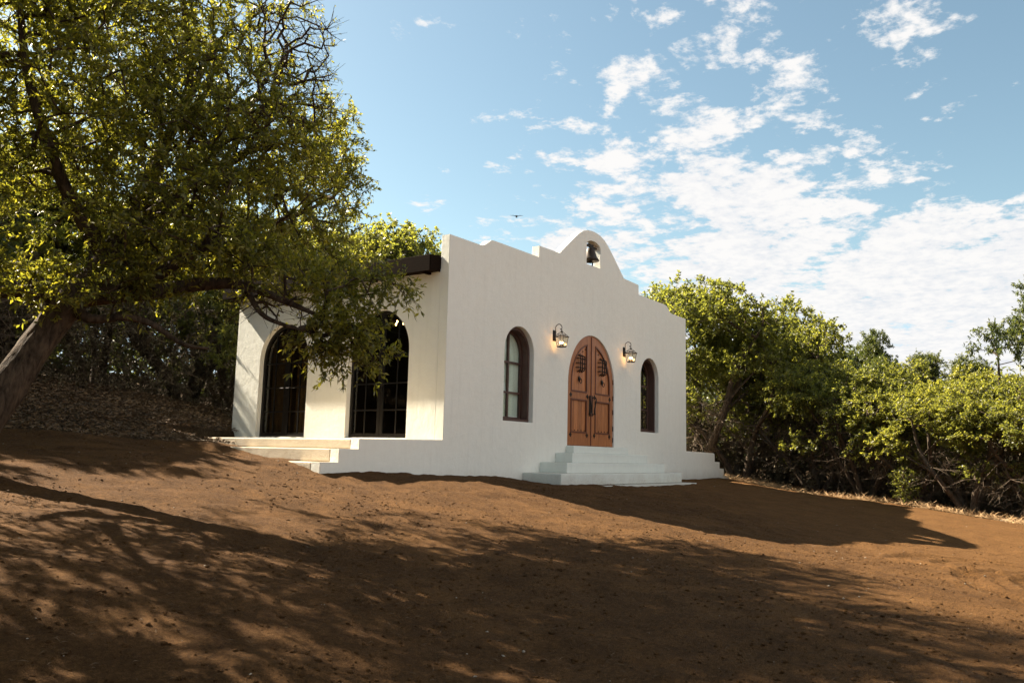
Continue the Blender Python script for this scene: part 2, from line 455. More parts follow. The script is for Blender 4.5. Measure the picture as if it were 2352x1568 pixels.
# ------------------------------------------------------------------ terrain
CP = np.array([
 (-5.85, 2.76, -.2), (-4.9, 2.9, -.07), (-3.73, 1.3, -.30), (-3.0, 2.35, -.36), (-3.5, .6, -.47), (-3.1, 3.3, -.15), (-7.18, -.48, -.59), (-5.9, -.57, -.62), (-4.3, .18, -.46),
 (-8.53, -3.71, -1.02), (-7.5, -3.93, -1.1), (-9.22, -5.37, -1.36), (-8.19, -5.77, -1.45), (-6.86, -6.33, -1.56), (-5.9, -7.6, -1.6),
 (-5.38, -8.76, -1.62), (-4.25, -4.48, -1.27), (0, -8.41, -1.52), (8.99, -7.81, -1.5), (-4.65, -6.16, -1.44), (-4.4, -1.65, -.84),
 (-1.48, 7.27, .55), (-.35, 13.44, 1.46), (1.27, 9.09, .7), (-4.7, 5.53, .2), (-1.2, -5.31, -1.24), (1, -5.3, -1.35), (6, -7.1, -1.62),
 (-11, -9.2, -1.8), (-2.72, -.1, -.60), (-2.85, .7, -.41), (-2.85, 1.4, -.37), (-2.8, 2.2, -.36), (-1.2, -.1, -.58), (0, -.1, -.6), (1.04, -.1, -.63), (2.1, -.1, -.69), (3.5, -1.2, -.81), (5, -1.3, -.84),
 (8.2, -1.3, -.83), (10.6, -.1, -.77), (12.2, -.1, -.75), (13.3, -.1, -.80), (14, 1, -.78), (15.6, -.4, -.93), (14, -2.1, -1.2),
 (13.4, -3.4, -1.26), (12.6, -4.8, -1.28), (11.8, -5.8, -1.32), (10.9, -6.8, -1.4), (13.5, -7.2, -1.62), (5, -2.6, -1.02), (0, -2.5, -.95),
 (-8, 1.5, -.27), (-9, 4, -.12), (-12, 2, -.4), (-14, -6, -1.3), (-6, 12, 1.7), (-8, 20, 3.0), (2, 20, 2.4), (12, 14, .8), (5, 9, .2), (20, 4, -.7),
 (22, -4, -.9), (12, -13, -2.0), (0, -16, -2.2), (-12, -16, -2.3), (20, -14, -2.2), (10, 3, -.7), (5, 3, -.7), (-1, 3.2, -.3), (-2.6, 2.9, -.14), (-2.9, 4.2, -.03), (-2, 5, .0)])
def tps_fit(P, lam=0.02):
    X = P[:, :2]; n = len(X)
    D = np.linalg.norm(X[:, None]-X[None], axis=2)
    K = np.where(D > 0, D*D*np.log(D+1e-9), 0)+lam*np.eye(n)
    Q = np.c_[np.ones(n), X]
    A = np.block([[K, Q], [Q.T, np.zeros((3, 3))]])
    return np.linalg.solve(A, np.r_[P[:, 2], 0, 0, 0])
TW = tps_fit(CP)
def base_h(x, y):
    x = np.asarray(x, float); y = np.asarray(y, float)
    xc = np.clip(x, -16, 26); yc = np.clip(y, -18, 24)
    h = TW[-3]+TW[-2]*xc+TW[-1]*yc
    for (px, py, _), wt in zip(CP, TW[:-3]):
        D2 = (xc-px)**2+(yc-py)**2
        h = h + wt*0.5*D2*np.log(D2+1e-9)
    out_ = np.hypot(x-xc, y-yc)
    h = h*np.exp(-out_/60)+(-1.5)*(1-np.exp(-out_/60))
    return h
def soil_mask(x, y):
    """1 on freshly spread soil, 0 in the woods"""
    n = fbm(x*0.6, y*0.6, 3, 5)*1.2
    e1 = 14.2-0.35*np.abs(y+1.5)*(y < -1.5)-x + n*0.9                 # right tree line
    e2 = (4.6-0.25*(x+6))-y + n*0.9                                   # wooded hillside behind on the left
    m = np.minimum(np.clip(e1/0.8, 0, 1), np.clip(np.where(x < 0, e2, 7-y)/0.8, 0, 1))
    return m
def terr(x, y, detail=True):
    x = np.asarray(x, float); y = np.asarray(y, float)
    h = base_h(x, y)
    s = soil_mask(x, y)
    h = h + fbm(x*0.5, y*0.5, 3, 1)*0.14*(1-s)+fbm(x*0.9, y*0.9, 2, 2)*0.03
    if detail:
        near = np.exp(-((np.maximum(np.hypot(x+3, y+3)-14, 0))/8.0)**2)
        h = h + (fbm(x*3.1, y*3.1, 4, 3, 0.58)*0.028 + np.abs(fbm(x*9, y*9, 2, 7))*0.018)*near
        # tyre ruts, two curved pairs on the right
        for cx_, cy_, rr, w0 in ((1.9, -8.7, 1.35, 0.11), (1.9, -8.7, 1.85, 0.11), (0.3, -11.2, 2.7, 0.13), (0.3, -11.2, 3.3, 0.13)):
            rad = np.hypot(x-cx_, y-cy_); ang = np.arctan2(y-cy_, x-cx_)
            d = np.abs(rad-rr+0.08*np.sin(ang*3))
            rut = np.exp(-(d/w0)**4)
            h = h-rut*(0.042+0.018*np.sign(np.sin(ang*rr*2*PI/0.10+ (rad-rr)*14)))*(0.75+0.25*np.tanh(fbm(x*1.1, y*1.1, 2, 11)*5))
            h = h+0.030*np.exp(-((d-w0*1.5)/0.06)**2)
    inb = (x > 0.05) & (x < 10.15) & (y > 0.06) & (y < 5.8)
    inp = (x > -1.85) & (x < 12.0) & (y > 0.1) & (y < 5.6)
    h = np.where(inb | inp, np.minimum(h, -0.35), h)
    # toe of the soil in front of the steps
    return h
def axis(lo, hi, fine_lo, fine_hi, fine, growth):
    a = list(np.arange(fine_lo, fine_hi, fine)); st = fine; v = a[-1]
    while v < hi: st *= growth; v += st; a.append(v)
    st = fine; v = a[0]; b = []
    while v > lo: st *= growth; v -= st; b.append(v)
    return np.array(b[::-1]+a)
gx = axis(-500, 700, -10.2, 5.0, 0.055, 1.022); gy = axis(-500, 700, -9.2, 1.5, 0.05, 1.026)
GX, GY = np.meshgrid(gx, gy)
GZ = terr(GX, GY)
nx, ny = len(gx), len(gy)
idx = np.arange(nx*ny).reshape(ny, nx)
F4 = np.stack([idx[:-1, :-1], idx[:-1, 1:], idx[1:, 1:], idx[1:, :-1]], -1).reshape(-1, 4)
gme = mesh_np('ground', np.stack([GX, GY, GZ], -1).reshape(-1, 3), [F4])
at = gme.attributes.new('soil', 'FLOAT', 'POINT'); at.data.foreach_set('value', soil_mask(GX, GY).ravel().astype(np.float32))
m, t, p = principled('ground_soil')
g = t.new('ShaderNodeNewGeometry').outputs['Position']
big = t.noise(g, 0.35, 4, 0.6); md = t.noise(g, 3.0, 6, 0.65); fn = t.noise(g, 30, 5, 0.7); fi = t.noise(g, 120, 3, 0.7)
f = t.math('ADD', t.math('MULTIPLY', md, 0.30), t.math('ADD', t.math('MULTIPLY', fn, 0.42), t.math('MULTIPLY', fi, 0.28)))
soil = t.ramp(f, [(0.34, (0.037, 0.0185, 0.007)), (0.5, (0.098, 0.048, 0.0165)), (0.66, (0.195, 0.100, 0.036))])
sand = t.ramp(f, [(0.34, (0.092, 0.044, 0.015)), (0.66, (0.22, 0.112, 0.040))])
sp = t.new('ShaderNodeSeparateXYZ'); t.link(g, sp.inputs[0])
pale = t.maprange(t.math('ADD', t.math('MULTIPLY', big, 10.0), t.math('SUBTRACT', sp.outputs[0], t.math('MULTIPLY', sp.outputs[1], 0.9))), 9.5, 15.0, 0.0, 0.75, True)
soil = t.mix(pale, soil, sand)
ptch = t.maprange(t.noise(g, 0.9, 6, 0.68, 0.6), 0.50, 0.62, 0.0, 0.55, True)
soil = t.mix(ptch, soil, sand)
litter = t.ramp(f, [(0.32, (0.025, 0.016, 0.009)), (0.5, (0.075, 0.05, 0.028)), (0.68, (0.17, 0.12, 0.072))])
an = t.new('ShaderNodeAttribute', attribute_name='soil')
c = t.mix(t.maprange(t.math('ADD', an.outputs['Fac'], t.math('MULTIPLY', t.math('SUBTRACT', md, 0.5), 0.8)), 0.3, 0.7), litter, soil)
t.link(c, p.inputs['Base Color']); p.inputs['Roughness'].default_value = 1.0; p.inputs['Specular IOR Level'].default_value = 0.1
bump(t, p, t.math('ADD', t.math('MULTIPLY', fn, .6), t.math('MULTIPLY', fi, .35)), 1.0, 0.07)
GROUND = m
tag(link('ground', gme, m, smooth=True), 'reddish brown freshly spread soil sloping down from the chapel', kind='structure')

# ------------------------------------------------------------------ chapel
WD, MX, L = 10.22, 5.11, 5.83
chapel = empty('chapel', (0, 0, 0))
tag(chapel, 'small white stucco mission chapel with curved parapet, arched openings and brown double door', 'chapel')
# facade outline
top = [(0, 3.61), (0.86, 3.615), (0.95, 3.62), (1.03, 3.65), (1.12, 3.71), (1.22, 3.775), (1.29, 3.79), (2.86, 3.80), (2.87, 4.04), (3.60, 4.055), (3.66, 4.065)]
ap = [(3.94, 4.29), (4.22, 4.51), (4.45, 4.68), (4.62, 4.775), (4.82, 4.84), (5.04, 4.865)]
left_top = top+ap
wing_l = [(0, -.003), (-1.955, -.045), (-1.965, -.2), (-2.36, -.2), (-2.365, -.4), (-2.72, -.4), (-2.72, -1.3)]
wing_r = [(13.31, -1.3), (13.31, -.69), (12.95, -.68), (12.95, -.48), (12.62, -.47), (12.62, -.29), (12.24, -.28), (12.24, -.06), (12.15, -.035), (WD, -.012)]
outline = wing_r+[(WD-u, v) for u, v in left_top]+left_top[::-1]+wing_l
door_o = arch(5.09, 1.03, 0.0, 1.33, 2.455)
win_o = [arch(c_, .505, .41, 1.76, 2.268) for c_ in (2.235, 7.985)]
niche_o = [(4.78, 4.05), (5.41, 4.07), (5.41, 4.50)]+[(5.095+.315*math.cos(a), 4.50+.135*math.sin(a)) for a in np.linspace(0.2, PI-0.2, 10)]+[(4.78, 4.50)]
slab('front_wall', outline, [door_o]+win_o+[niche_o], 0.19, 'F', 0.0, STUCCO, chapel, 0.010)
# side walls
a1c, a1w, a1s, a1a = 4.29, .742, 1.57, 2.312
a2c, a2w, a2s, a2a = 1.64, .772, 1.61, 2.385
so = [(0.19, -0.3), (L, -0.3), (L, 3.0), (0.19, 3.0)]
slab('side_wall', so, [arch(a1c, a1w, 0.012, a1s, a1a), arch(a2c, a2w, 0.012, a2s, a2a)], 0.20, 'L', 0.0, STUCCO, chapel, 0.006)
slab('side_wall', so, [arch(a1c, a1w, 0.012, a1s, a1a), arch(a2c, a2w, 0.012, a2s, a2a)], 0.20, 'L', WD-.2, STUCCO, chapel, 0.006)
B().box(0.2, WD-.2, L-.2, L, -.3, 3.0).done('back_wall', STUCCO, chapel)
# gable ends over the back wall
B().prism([(0, 3.0), (WD, 3.0), (WD, 3.12), (MX, 3.9), (0, 3.12)], FY, L-.2, L-0.002).done('gable', STUCCO, chapel)
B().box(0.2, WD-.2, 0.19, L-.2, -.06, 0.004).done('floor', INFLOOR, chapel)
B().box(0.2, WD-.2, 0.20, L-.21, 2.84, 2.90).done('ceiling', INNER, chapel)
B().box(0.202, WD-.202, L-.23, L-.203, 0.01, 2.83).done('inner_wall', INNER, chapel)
# roof
for sgn in (-1, 1):
    def rf(u, v, d, sgn=sgn): return (u if sgn < 0 else WD-u, d, v)
    B().prism([(-.27, 3.10), (MX, 3.82), (MX, 3.90), (-.27, 3.20)], rf, 0.215, 6.02).done('roof', ROOFW, chapel)
    B().prism([(-.295, 2.925), (-.271, 2.925), (-.271, 3.215), (-.295, 3.205)], rf, 0.20, 6.05).done('fascia', ROOFW, chapel)
    B().prism([(-.27, 2.935), (-0.003, 2.945), (-0.003, 3.245), (-.27, 3.205)], rf, 0.192, 0.213).done('end_board', ROOFW, chapel)
    B().prism([(-.27, 2.935), (-0.003, 2.945), (-0.003, 3.245), (-.27, 3.205)], rf, 6.02, 6.045).done('end_board', ROOFW, chapel)
    sf = B(); sf.box(*((-.27, -.003) if sgn < 0 else (WD+.003, WD+.27)), 0.214, 6.018, 2.955, 2.985); sf.done('soffit', ROOFW, chapel)
    if sgn < 0:
        for k in range(9):
            y_ = 0.40+k*0.66
            B().box(-.27, -.004, y_, y_+.06, 2.915, 2.953).done('rafter_tail', ROOFW, chapel)
# windows of the facade
def grid_window(cx_, hw, sill, spring, apex, name):
    fo = arch(cx_, hw-.002, sill+.002, spring, apex-.002); fi = arch(cx_, hw, sill, spring, apex, inset=.055)
    b = B(); fo2 = fo+[fo[0]]; fi2 = fi+[fi[0]]
    b.strip(fo2, fi2, FY, 0.105, 0.335)
    fr = b.done('window', WINW, chapel)
    # sash
    so_ = arch(cx_, hw-.057, sill+.057, spring, apex-.057); si_ = arch(cx_, hw, sill, spring, apex, inset=.10)
    B().strip(so_+[so_[0]], si_+[si_[0]], FY, 0.265, 0.31).done('sash', WINW, fr)
    B().box(cx_-.022, cx_+.022, .26, .30, sill+.10, apex-.10).done('muntin', WINW, fr)
    rows = [sill+.10, .985, 1.58, apex]
    for z in rows[1:-1]:
        for x0, x1 in ((cx_-hw+.10, cx_-.023), (cx_+.023, cx_+hw-.10)):
            B().box(x0, x1, .265, .295, z-.02, z+.02).done('muntin', WINW, fr)
    for i, (x0, x1) in enumerate(((cx_-hw, cx_-.02), (cx_+.02, cx_+hw))):
        for z0, z1 in zip(rows[:-1], rows[1:]):
            P = clip(si_, x0, x1, z0+.012, z1-.012)
            if P: B().prism(P, FY, .284, .290).done('pane', GLASS, fr)
    return fr
grid_window(2.235, .505, .41, 1.76, 2.268, 'a')
grid_window(7.985, .505, .41, 1.76, 2.268, 'b')
B().prism(arch(2.235, .505, .41, 1.76, 2.268, inset=.07), FY, .318, .326).done('window_shade', SHADE, chapel)
B().box(7.42, 7.60, .36, .40, .38, 2.4).done('curtain', SHADE, chapel)

# side arched french doors
def french(cx_, hw, spring, apex, plane_x, sgn, rows):
    """glazed arched double doors in a side wall, recessed from plane_x"""
    fn = lambda u, v, d: (plane_x+sgn*d, u, v)
    fo = arch(cx_, hw-.002, 0.015, spring, apex-.002); fi = arch(cx_, hw, 0.01, spring, apex, inset=.06)
    fr = B().strip(fo+[fo[0]], fi+[fi[0]], fn, .10, .19).done('glazed_door', DARKMETAL, chapel)
    inner = arch(cx_, hw, 0.01, spring, apex, inset=.062)
    def bar(u0, u1, v0, v1, d0, d1, nm='muntin', mt=DARKMETAL):
        P = clip(inner, u0, u1, v0, v1)
        if P: B().prism(P, fn, d0, d1).done(nm, mt, fr)
    bar(cx_-.075, cx_-.003, 0, 5, .115, .165, 'stile'); bar(cx_+.003, cx_+.075, 0, 5, .115, .165, 'stile')
    for u0, u1 in ((cx_-hw, cx_-.077), (cx_+.077, cx_+hw)):
        um = (max(u0, cx_-hw+.06)+min(u1, cx_+hw-.06))/2
        bar(um-.014, um+.014, .02, 5, .125, .155)
        bar(u0, um-.016, .02, .10, .12, .16, 'rail'); bar(um+.016, u1, .02, .10, .12, .16, 'rail')
        for z in rows:
            bar(u0, um-.016, z-.013, z+.013, .125, .155); bar(um+.016, u1, z-.013, z+.013, .125, .155)
        zs = [.10]+list(rows)+[3.0]
        for a, b in ((u0, um-.014), (um+.014, u1)):
            for z0, z1 in zip(zs[:-1], zs[1:]):
                bar(a, b, z0+.013, z1-.013, .137, .143, 'pane', GLASSD)
    B().box(*sorted((plane_x+sgn*.02, plane_x+sgn*.30)), cx_-hw+.004, cx_+hw-.004, .002, .022, .003).done('threshold', SILLM, fr)
    h = B(); 
    for s_ in (-1, 1):
        h.box(*sorted((plane_x+sgn*.095, plane_x+sgn*.113)), cx_+s_*.04-.012, cx_+s_*.04+.012, .86, 1.10)
        h.bar((plane_x+sgn*.07, cx_+s_*.04, 1.0), (plane_x+sgn*.07, cx_+s_*.14, 1.0), .010)
        h.bar((plane_x+sgn*.07, cx_+s_*.04, 1.0), (plane_x+sgn*.11, cx_+s_*.04, 1.0), .010)
    h.done('handle', IRON, fr)
french(a1c, a1w, a1s, a1a, 0.0, 1, (.53, 1.02, 1.52))
french(a2c, a2w, a2s, a2a, 0.0, 1, (.53, 1.02, 1.52))
french(a1c, a1w, a1s, a1a, WD, -1, (.53, 1.02, 1.52))
french(a2c, a2w, a2s, a2a, WD, -1, (.53, 1.02, 1.52))

for u0_, u1_ in ((3.58, 4.20), (4.36, 5.0)):
    n_ = 60; us_ = np.linspace(u0_, u1_, n_); xs_ = .30+.022*np.sin(us_*38)+.01*np.sin(us_*91)
    V = np.concatenate([np.stack([xs_, us_, np.full(n_, z_)], 1) for z_ in (.03, 1.2, 2.4)])
    i_ = np.arange(n_-1); F = np.concatenate([np.stack([i_+k*n_, i_+1+k*n_, i_+1+(k+1)*n_, i_+(k+1)*n_], 1) for k in (0, 1)])
    link('curtain', mesh_np('curtain', V, [F]), DRAPE, chapel, smooth=True)
# front double door
def door_leaf(sg):
    c0 = 5.09
    mir = lambda u: c0+sg*u
    Y0 = .035
    full = arch(0, 1.026, 0.006, 1.33, 2.451)
    half = clip(full, .004, 5, 0, 5)
    up_in = clip(arch(0, 1.026-.17, 1.165, 1.36, 2.451-.19), .185, 5, 1.165, 5)
    lo_in = [(.185, .285), (.855, .285), (.855, 1.005), (.185, 1.005)]
    fl = lambda P: [(mir(u), v) for u, v in P]
    leaf = slab('front_door_leaf', fl(half), [fl(up_in), fl(lo_in)], .05, 'F', Y0, DOORW, chapel, 0.003)
    mat_fn = FY
    def ins(P, d):
        cxm = sum(p_[0] for p_ in P)/len(P); czm = sum(p_[1] for p_ in P)/len(P)
        o = []
        n = len(P)
        for i in range(n):
            a = Vector((*P[i-1], 0)); b = Vector((*P[i], 0)); c_ = Vector((*P[(i+1) % n], 0))
            n1_ = (b-a).normalized(); n2_ = (c_-b).normalized()
            nn = Vector((-(n1_.y+n2_.y), n1_.x+n2_.x, 0))
            if nn.length < 1e-6: nn = Vector((-n1_.y, n1_.x, 0))
            nn.normalize()
            if nn.dot(Vector((cxm, czm, 0))-b) < 0: nn = -nn
            k = max(0.5, abs(nn.dot(Vector((-n1_.y, n1_.x, 0)))))
            q = b+nn*(d/k); o.append((q.x, q.y))
        return o
    for P in (up_in, lo_in):
        A = ins(P, -.006); I = ins(P, .026)
        B().strip(fl(A)+[fl(A)[0]], fl(I)+[fl(I)[0]], FY, Y0-.012, Y0+.012).done('moulding', DOORD, leaf)
        # boards of the panel
        us = [p_[0] for p_ in P]; u0, u1 = min(us)+.002, max(us)-.002
        nb = 4
        for k in range(nb):
            a = u0+(u1-u0)*k/nb+.003; b = u0+(u1-u0)*(k+1)/nb-.003
            Q = clip(P, a, b, -1, 5)
            if Q: B().prism(fl(Q), FY, Y0+.02, Y0+.045).done('board', DOORW, leaf)
    B().box(*sorted((mir(.187), mir(.853))), Y0+.04, Y0+.052, .288, 2.0).done('backing', DOORD, leaf)
    # speakeasy grille: bars standing proud
    gc = .185+.30; g = B()
    gz0, gz1 = 1.60, 1.98
    for k in (-1, 0, 1):
        u = mir(gc+k*.085)
        g.path([(u, Y0+.02, gz0), (u, Y0-.07, gz0+.045), (u, Y0-.07, gz1-.045), (u, Y0+.02, gz1)], .013, 5)
    for k in range(3):
        z = gz0+.09+k*.10
        g.bar((mir(gc-.14), Y0-.055, z), (mir(gc+.14), Y0-.055, z), .012, 5)
        for s_ in (-1, 1):
            g.bar((mir(gc+s_*.14), Y0-.055, z), (mir(gc+s_*.15), Y0+.02, z), .012, 5)
    g.done('grille', IRON, leaf)
    kx = mir(gc+.02); k_ = B()
    k_.ball((kx, Y0-.0, 1.455), .05, 1, (1, .5, 1.1))
    for a in range(6):
        k_.bar((kx, Y0-.0, 1.455), (kx+.06*math.cos(a*PI/3+.5), Y0+.008, 1.455+.075*math.sin(a*PI/3+.5)), .015, 4, .004)
    ring = [(kx+.045*math.sin(a), Y0-.035, 1.40-.05*math.cos(a)) for a in np.linspace(0, 2*PI, 9)]
    k_.path(ring, .009, 4)
    k_.done('knocker', IRON, leaf)
    st = B()
    for u, z in ((.24, 2.155), (.345, 2.10), (.46, 2.03), (.56, 1.93)):
        st.ball((mir(u), Y0+.018, z-.03), .017, 1)
    for k in range(5): st.ball((mir(.245+k*.138), Y0+.018, .335), .015, 1)
    st.done('stud', IRON, leaf)
    # corner straps
    cs = B()
    for z in (1.085, .235):
        for u in (.16, .86):
            cs.box(*sorted((mir(u-.045), mir(u+.05))), Y0-.006, Y0+.001, z-.018, z+.018)
            cs.box(*sorted((mir(u-.018), mir(u+.018))), Y0-.0075, Y0-.001, z-.05, z+.05)
    cs.done('strap', IRON, leaf)
    hg = B()
    for z in (.16, .42, .80, 1.12, 1.50):
        hg.box(*sorted((mir(1.000), mir(1.022))), Y0-.012, Y0-.001, z-.055, z+.055)
    hg.done('hinge', IRON, leaf)
    # scrolled pull
    hd = B(); u0 = .055
    sc_ = [(mir(u0), Y0-.005, 1.07), (mir(u0+.06), Y0-.05, 1.085), (mir(u0+.085), Y0-.06, 1.04), (mir(u0+.06), Y0-.065, .97), (mir(u0+.03), Y0-.065, .88),
           (mir(u0+.005), Y0-.06, .80), (mir(u0+.02), Y0-.055, .735), (mir(u0+.07), Y0-.045, .715), (mir(u0), Y0-.005, .70)]
    hd.path(sc_, .014, 6)
    hd.box(*sorted((mir(u0-.032), mir(u0+.022))), Y0-.008, Y0-.0005, .66, 1.12, .002)
    hd.done('handle', IRON, leaf)
    return leaf
door_leaf(-1); door_leaf(1)
B().box(5.075, 5.105, .018, .034, .01, 2.42, .004).done('astragal', DOORD, chapel)
B().box(4.0, 6.2, .192, .22, -.05, 2.6).done('door_lining', DOORD, chapel)

# side terraces and their steps (stacked blocks with softened corners)
def steps_side(sgn):
    X = (lambda x: x) if sgn < 0 else (lambda x: WD-x)
    def blk(x0, x1, y0, y1, z0, z1, nm, bv=.02):
        a, b = sorted((X(x0), X(x1)))
        o = B().box(a, b, y0, y1, z0, z1, bv, seg=3).done(nm, CONC, chapel)
        for v in o.data.vertices:
            if nm == 'terrace' and v.co.x < -1 and v.co.z > -.1: v.co.z -= .045
    blk(-1.957, -.002, 0.192, 5.9, -.200, -.003, 'terrace', .018)
    blk(-2.362, -.012, 0.192, 2.80, -.400, -.202, 'step')
    blk(-2.72, -.008, 0.192, 2.35, -1.2, -.402, 'step')
steps_side(-1)
for x1_, yb_, z0_, z1_, nm_ in ((2.02, 5.9, -.26, -.02, 'terrace'), (2.40, 2.8, -.46, -.262, 'step'), (2.73, 2.6, -.67, -.462, 'step'), (3.09, 2.4, -1.3, -.672, 'step')):
    B().box(WD+.003, WD+x1_, .192, yb_, z0_, z1_, .018).done(nm_, STUCCO, chapel)
# front steps
for x0, x1, yf, z0, z1 in ((4.00, 6.45, -.20, -.165, -.005), (3.60, 7.02, -.41, -.36, -.16), (3.02, 7.48, -.64, -.565, -.355), (2.42, 7.92, -.88, -.785, -.56), (2.36, 8.30, -1.10, -1.1, -.79)):
    B().box(x0, x1, yf, -.001, z0, z1, .014, seg=2).done('front_step', STEPM, chapel)

# ------------------------------------------------------------------ lanterns, bell, chandelier, bird
def lantern(x, z):
    t = empty('wall_lantern', (x, 0, z)); t.scale = (.92, .92, .92)
    b = B(); b.box(-.055, .055, -.022, -.001, .0, .245, .006); b.box(-.04, .04, -.035, -.022, .02, .225, .005); b.done('backplate', IRON, t)
    a = B()
    pts = [(0, -.03, .19), (0, -.045, .27)]+[(0, -.125+.085*math.cos(q), .295+.085*math.sin(q)) for q in np.linspace(PI*0.05, PI*1.0, 9)]
    pts += [(0, -.20, .27), (0, -.175, .255), (0, -.165, .275)]
    a.path(pts, .009, 6); a.bar((0, -.205, .30), (0, -.205, .235), .007); a.done('arm', IRON, t)
    cz = -.205
    H = B()   # cage
    H.lathe([(.004, .245), (.018, .235), (.012, .215), (.03, .205), (.04, .19), (.02, .182)], (0, cz, 0), 12)
    tw, bw, mw = .055, .075, .118
    cor = [(-1, -1), (1, -1), (1, 1), (-1, 1)]
    for sx, sy in cor:
        H.bar((sx*.03, cz+sy*.03, .185), (sx*mw, cz+sy*mw, .09), .006, 5)
        H.bar((sx*(mw-.008), cz+sy*(mw-.008), .085), (sx*bw, cz+sy*bw, -.135), .006, 5)
    for q in range(4):
        (ax, ay), (bx, by) = cor[q], cor[(q+1) % 4]
        H.bar((ax*mw, cz+ay*mw, .088), (bx*mw, cz+by*mw, .088), .011, 5)
        H.bar((ax*bw, cz+ay*bw, -.137), (bx*bw, cz+by*bw, -.137), .009, 5)
        H.bar((ax*.075, cz+ay*.075, .135), (bx*.075, cz+by*.075, .135), .005, 5)
    H.box(-bw, bw, cz-bw, cz+bw, -.15, -.14)
    H.done('cage', IRON, t)
    for q in range(4):
        (ax, ay), (bx, by) = cor[q], cor[(q+1) % 4]
        k = mw-.012
        V = [(ax*k, cz+ay*k, .080), (bx*k, cz+by*k, .080), (bx*(bw-.004), cz+by*(bw-.004), -.130), (ax*(bw-.004), cz+ay*(bw-.004), -.130)]
        link('pane', mesh_np('pane', V, [np.array([[0, 1, 2, 3]])]), GLASSC, t)
    cd = B(); bl = B()
    for q in range(3):
        an_ = q*2*PI/3+.4; px_, py_ = .032*math.cos(an_), cz+.032*math.sin(an_)
        cd.bar((px_, py_, -.14), (px_, py_, -.075), .010, 8)
        bl.ball((px_, py_, -.045), .012, 2, (1, 1, 2.0))
    cd.done('candle', IRON, t); bl.done('bulb', BULB, t, smooth=True)
    ld = bpy.data.lights.new('lantern_light', 'POINT'); ld.energy = 0.38; ld.color = (1.0, .46, .16); ld.shadow_soft_size = .03
    lo = bpy.data.objects.new('lantern_light', ld); COL.objects.link(lo); lo.parent = t; lo.location = (0, cz, -.03)
    return t
tag(lantern(3.47, 2.135), 'lit black iron wall lantern between the tall window with pale panes and the wooden door', 'lantern', 'lanterns on either side of the front door')
tag(lantern(6.575, 2.150), 'lit black iron wall lantern between the wooden door and the dark narrow window', 'lantern', 'lanterns on either side of the front door')

bell = tag(empty('bell', (5.11, .10, 4.06)), 'dark bronze bell hanging in the arched niche at the top of the parapet', 'bell')
bell.scale = (1.14, 1.14, 1.12)
B().lathe([(.175, .115), (.185, .125), (.165, .16), (.135, .20), (.112, .26), (.098, .32), (.082, .36), (.05, .385), (.02, .395)], n=28).done('bell_body', BRONZE, bell, smooth=True)
B().box(-.225, .235, -.022, .022, .40, .435, .006).bar((0, 0, .38), (0, 0, .46), .024, 8).box(-.09, .09, -.026, .026, .43, .47, .01).done('yoke', IRON, bell)
B().path([(.15*math.sin(a)+.0, .03, .085-.075*math.cos(a)) for a in np.linspace(-1.9, 1.9, 15)], .013, 6).done('cradle', IRON, bell)
B().bar((0, 0, .30), (0, 0, .11), .009).ball((0, 0, .10), .03, 2).done('clapper', IRON, bell)

ch = tag(empty('chandelier', (1.20, 2.42, 2.32)), 'small lit chandelier glowing inside the nearer side arch', 'chandelier')
b = B(); b.bar((0, 0, .08), (0, 0, .52), .008); b.lathe([(.02, -.08), (.04, -.05), (.015, 0), (.03, .08)], n=10)
bb = B()
for k in range(5):
    a = k*2*PI/5+.5
    b.path([(0, 0, -.02), (.09*math.cos(a), .09*math.sin(a), -.07), (.2*math.cos(a), .2*math.sin(a), -.02), (.2*math.cos(a), .2*math.sin(a), .02)], .008, 5)
    bb.ball((.2*math.cos(a), .2*math.sin(a), .05), .017, 2, (1, 1, 1.7))
b.done('frame', IRON, ch); bb.done('bulb', BULB, ch, smooth=True)

bird = tag(empty('bird', (38, 25.5, 17.4), 0.6), 'tiny dark bird gliding in the open sky left of the bell gable', 'bird')
B().ball((0, 0, 0), .06, 2, (2.8, 1, 1)).ball((.19, 0, .02), .045, 2).bar((.22, 0, .02), (.28, 0, .01), .015, 5, .002).prism([(-.15, .02), (-.36, .09), (-.36, -.09), (-.15, -.02)], lambda u, v, d: (u, v, d), -.006, .006).done('body', BIRDM, bird, smooth=True)
for s_ in (-1, 1):
    V = [(.10, 0, .02), (.12, s_*.22, .12), (.02, s_*.5, .10), (-.03, s_*.25, .11), (-.09, 0, .02)]
    V2 = [(x_, y_, z_-.012) for x_, y_, z_ in V]
    fs = [np.array([[5+k, 5+(k+1) % 5, (k+1) % 5, k] for k in range(5)])]
    link('wing', mesh_np('wing', V+V2, [np.array([[0, 1, 2, 3, 4], [9, 8, 7, 6, 5]])]+fs), BIRDM, bird)

